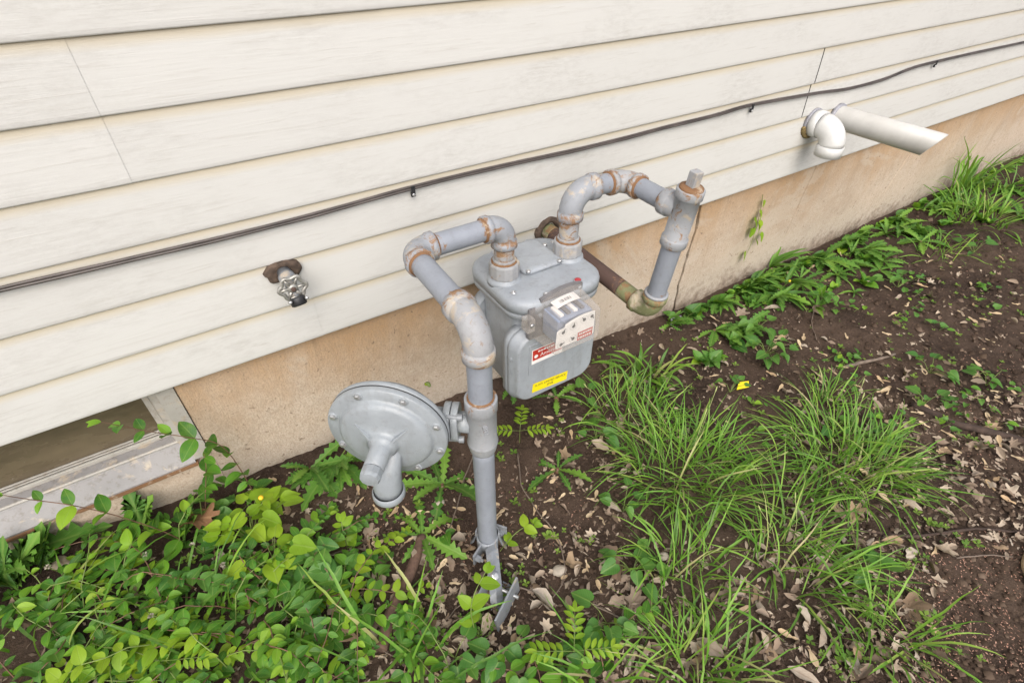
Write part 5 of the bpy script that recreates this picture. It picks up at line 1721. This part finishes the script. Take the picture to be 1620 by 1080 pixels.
stick([(668, 852), (655, 895), (636, 940), (620, 975), (603, 1030)], 0.0115, 'bark', 'thick brown stick lying left of the riser foot', taper=1.25, lift=0.010)
stick([(1335, 582), (1365, 575), (1395, 568), (1415, 562)], 0.006, 'bark_grey', 'short grey stick above the right grass tuft')
stick([(1440, 640), (1500, 668), (1560, 685), (1640, 705)], 0.0095, 'root_dark', 'long dark root running to the right edge', name='root', taper=1.2)
stick([(1240, 870), (1330, 840), (1440, 850), (1540, 838), (1620, 845)], 0.004, 'root_dark', 'thin dark root under the leaf litter', name='root')
for px, lab_ in (([(820, 720), (825, 770), (850, 810), (880, 850), (893, 900), (880, 940), (850, 965)], 'thin bent twig right of the riser'), ([(760, 690), (735, 760), (715, 830), (700, 862)], 'thin pale twig left of the riser'), ([(1290, 485), (1283, 510), (1290, 540)], 'short pale twig on the bare soil'), ([(1510, 885), (1560, 880), (1600, 884)], 'thin twig on the dark soil at right'), ([(940, 960), (990, 985), (1040, 1040)], 'thin twig left of the front grass tuft'), ([(520, 880), (570, 870), (600, 890), (590, 930)], 'curly dry twig below the dandelion'), ([(850, 940), (800, 930), (740, 950), (700, 990)], 'thin dark twig passing in front of the bracket'), ([(420, 920), (470, 960), (560, 1000), (640, 1050)], 'long dry stalk crossing the edge of the vine patch')):
    stick(px, 0.0019, 'bark_grey', lab_, 'twig', 0.008, 0.5, 'twig', 0.004)
stick([(1650, 850), (1626, 880), (1622, 905), (1640, 940)], 0.013, 'wood_pale', 'pale broken wood piece at the right edge', 'wood', 0.010, 0.8, 'wood_piece')
def scrap(quad, mat, name, label, cat):
    ps = [G(u, v) + Vector((0, 0, 0.010 + 0.004 * i)) for i, (u, v) in enumerate(quad)]
    mb = MB(); mid = (ps[0] + ps[2]) / 2 + Vector((0, 0, 0.004))
    k = mb.ring(ps + [mid])
    for i in range(4): mb.face((k[i], k[(i + 1) % 4], k[4]), False)
    o = mb.build(name, M[mat], recalc=False)
    s = o.modifiers.new('thick', 'SOLIDIFY'); s.thickness = 0.0012
    tag(o, label, cat)


scrap([(1164, 620), (1183, 617), (1182, 609), (1166, 612)], 'label_yellow', 'yellow_scrap', 'small yellow plastic scrap on the soil above the grass', 'scrap')
scrap([(1060, 517), (1078, 513), (1076, 505), (1060, 508)], 'scrap_grey', 'grey_scrap', 'crumpled grey scrap beside the green painted elbow', 'scrap')
for u, v in ((108, 925), (254, 905), (325, 890), (372, 920), (265, 1000)):
    p = G(u, v) + Vector((0, 0, 0.075))
    o = thing('clover_flower', 'small white clover head standing in the vine patch', 'flower', p, 'clover heads in the vine patch')
    mb = MB()
    for k in range(22):
        a, e_ = rnd.uniform(0, 6.28), rnd.uniform(-0.3, 1.3)
        d = Vector((math.cos(a) * math.cos(e_), math.sin(a) * math.cos(e_), math.sin(e_)))
        s = d.cross(Vector((0.3, 0.2, 1))).normalized() * 0.0016
        kx = mb.ring([p + d * 0.002 - s, p + d * 0.005 - s * 0.6, p + d * 0.0062, p + d * 0.005 + s * 0.6, p + d * 0.002 + s]); mb.face(kx, False)
    mb.build('petals', M['petal_white'], o, recalc=False)
    stem_mesh([[p, Vector((p.x + 0.01, p.y + 0.01, p.z - 0.075))]], 0.001, 'stem_green', o)
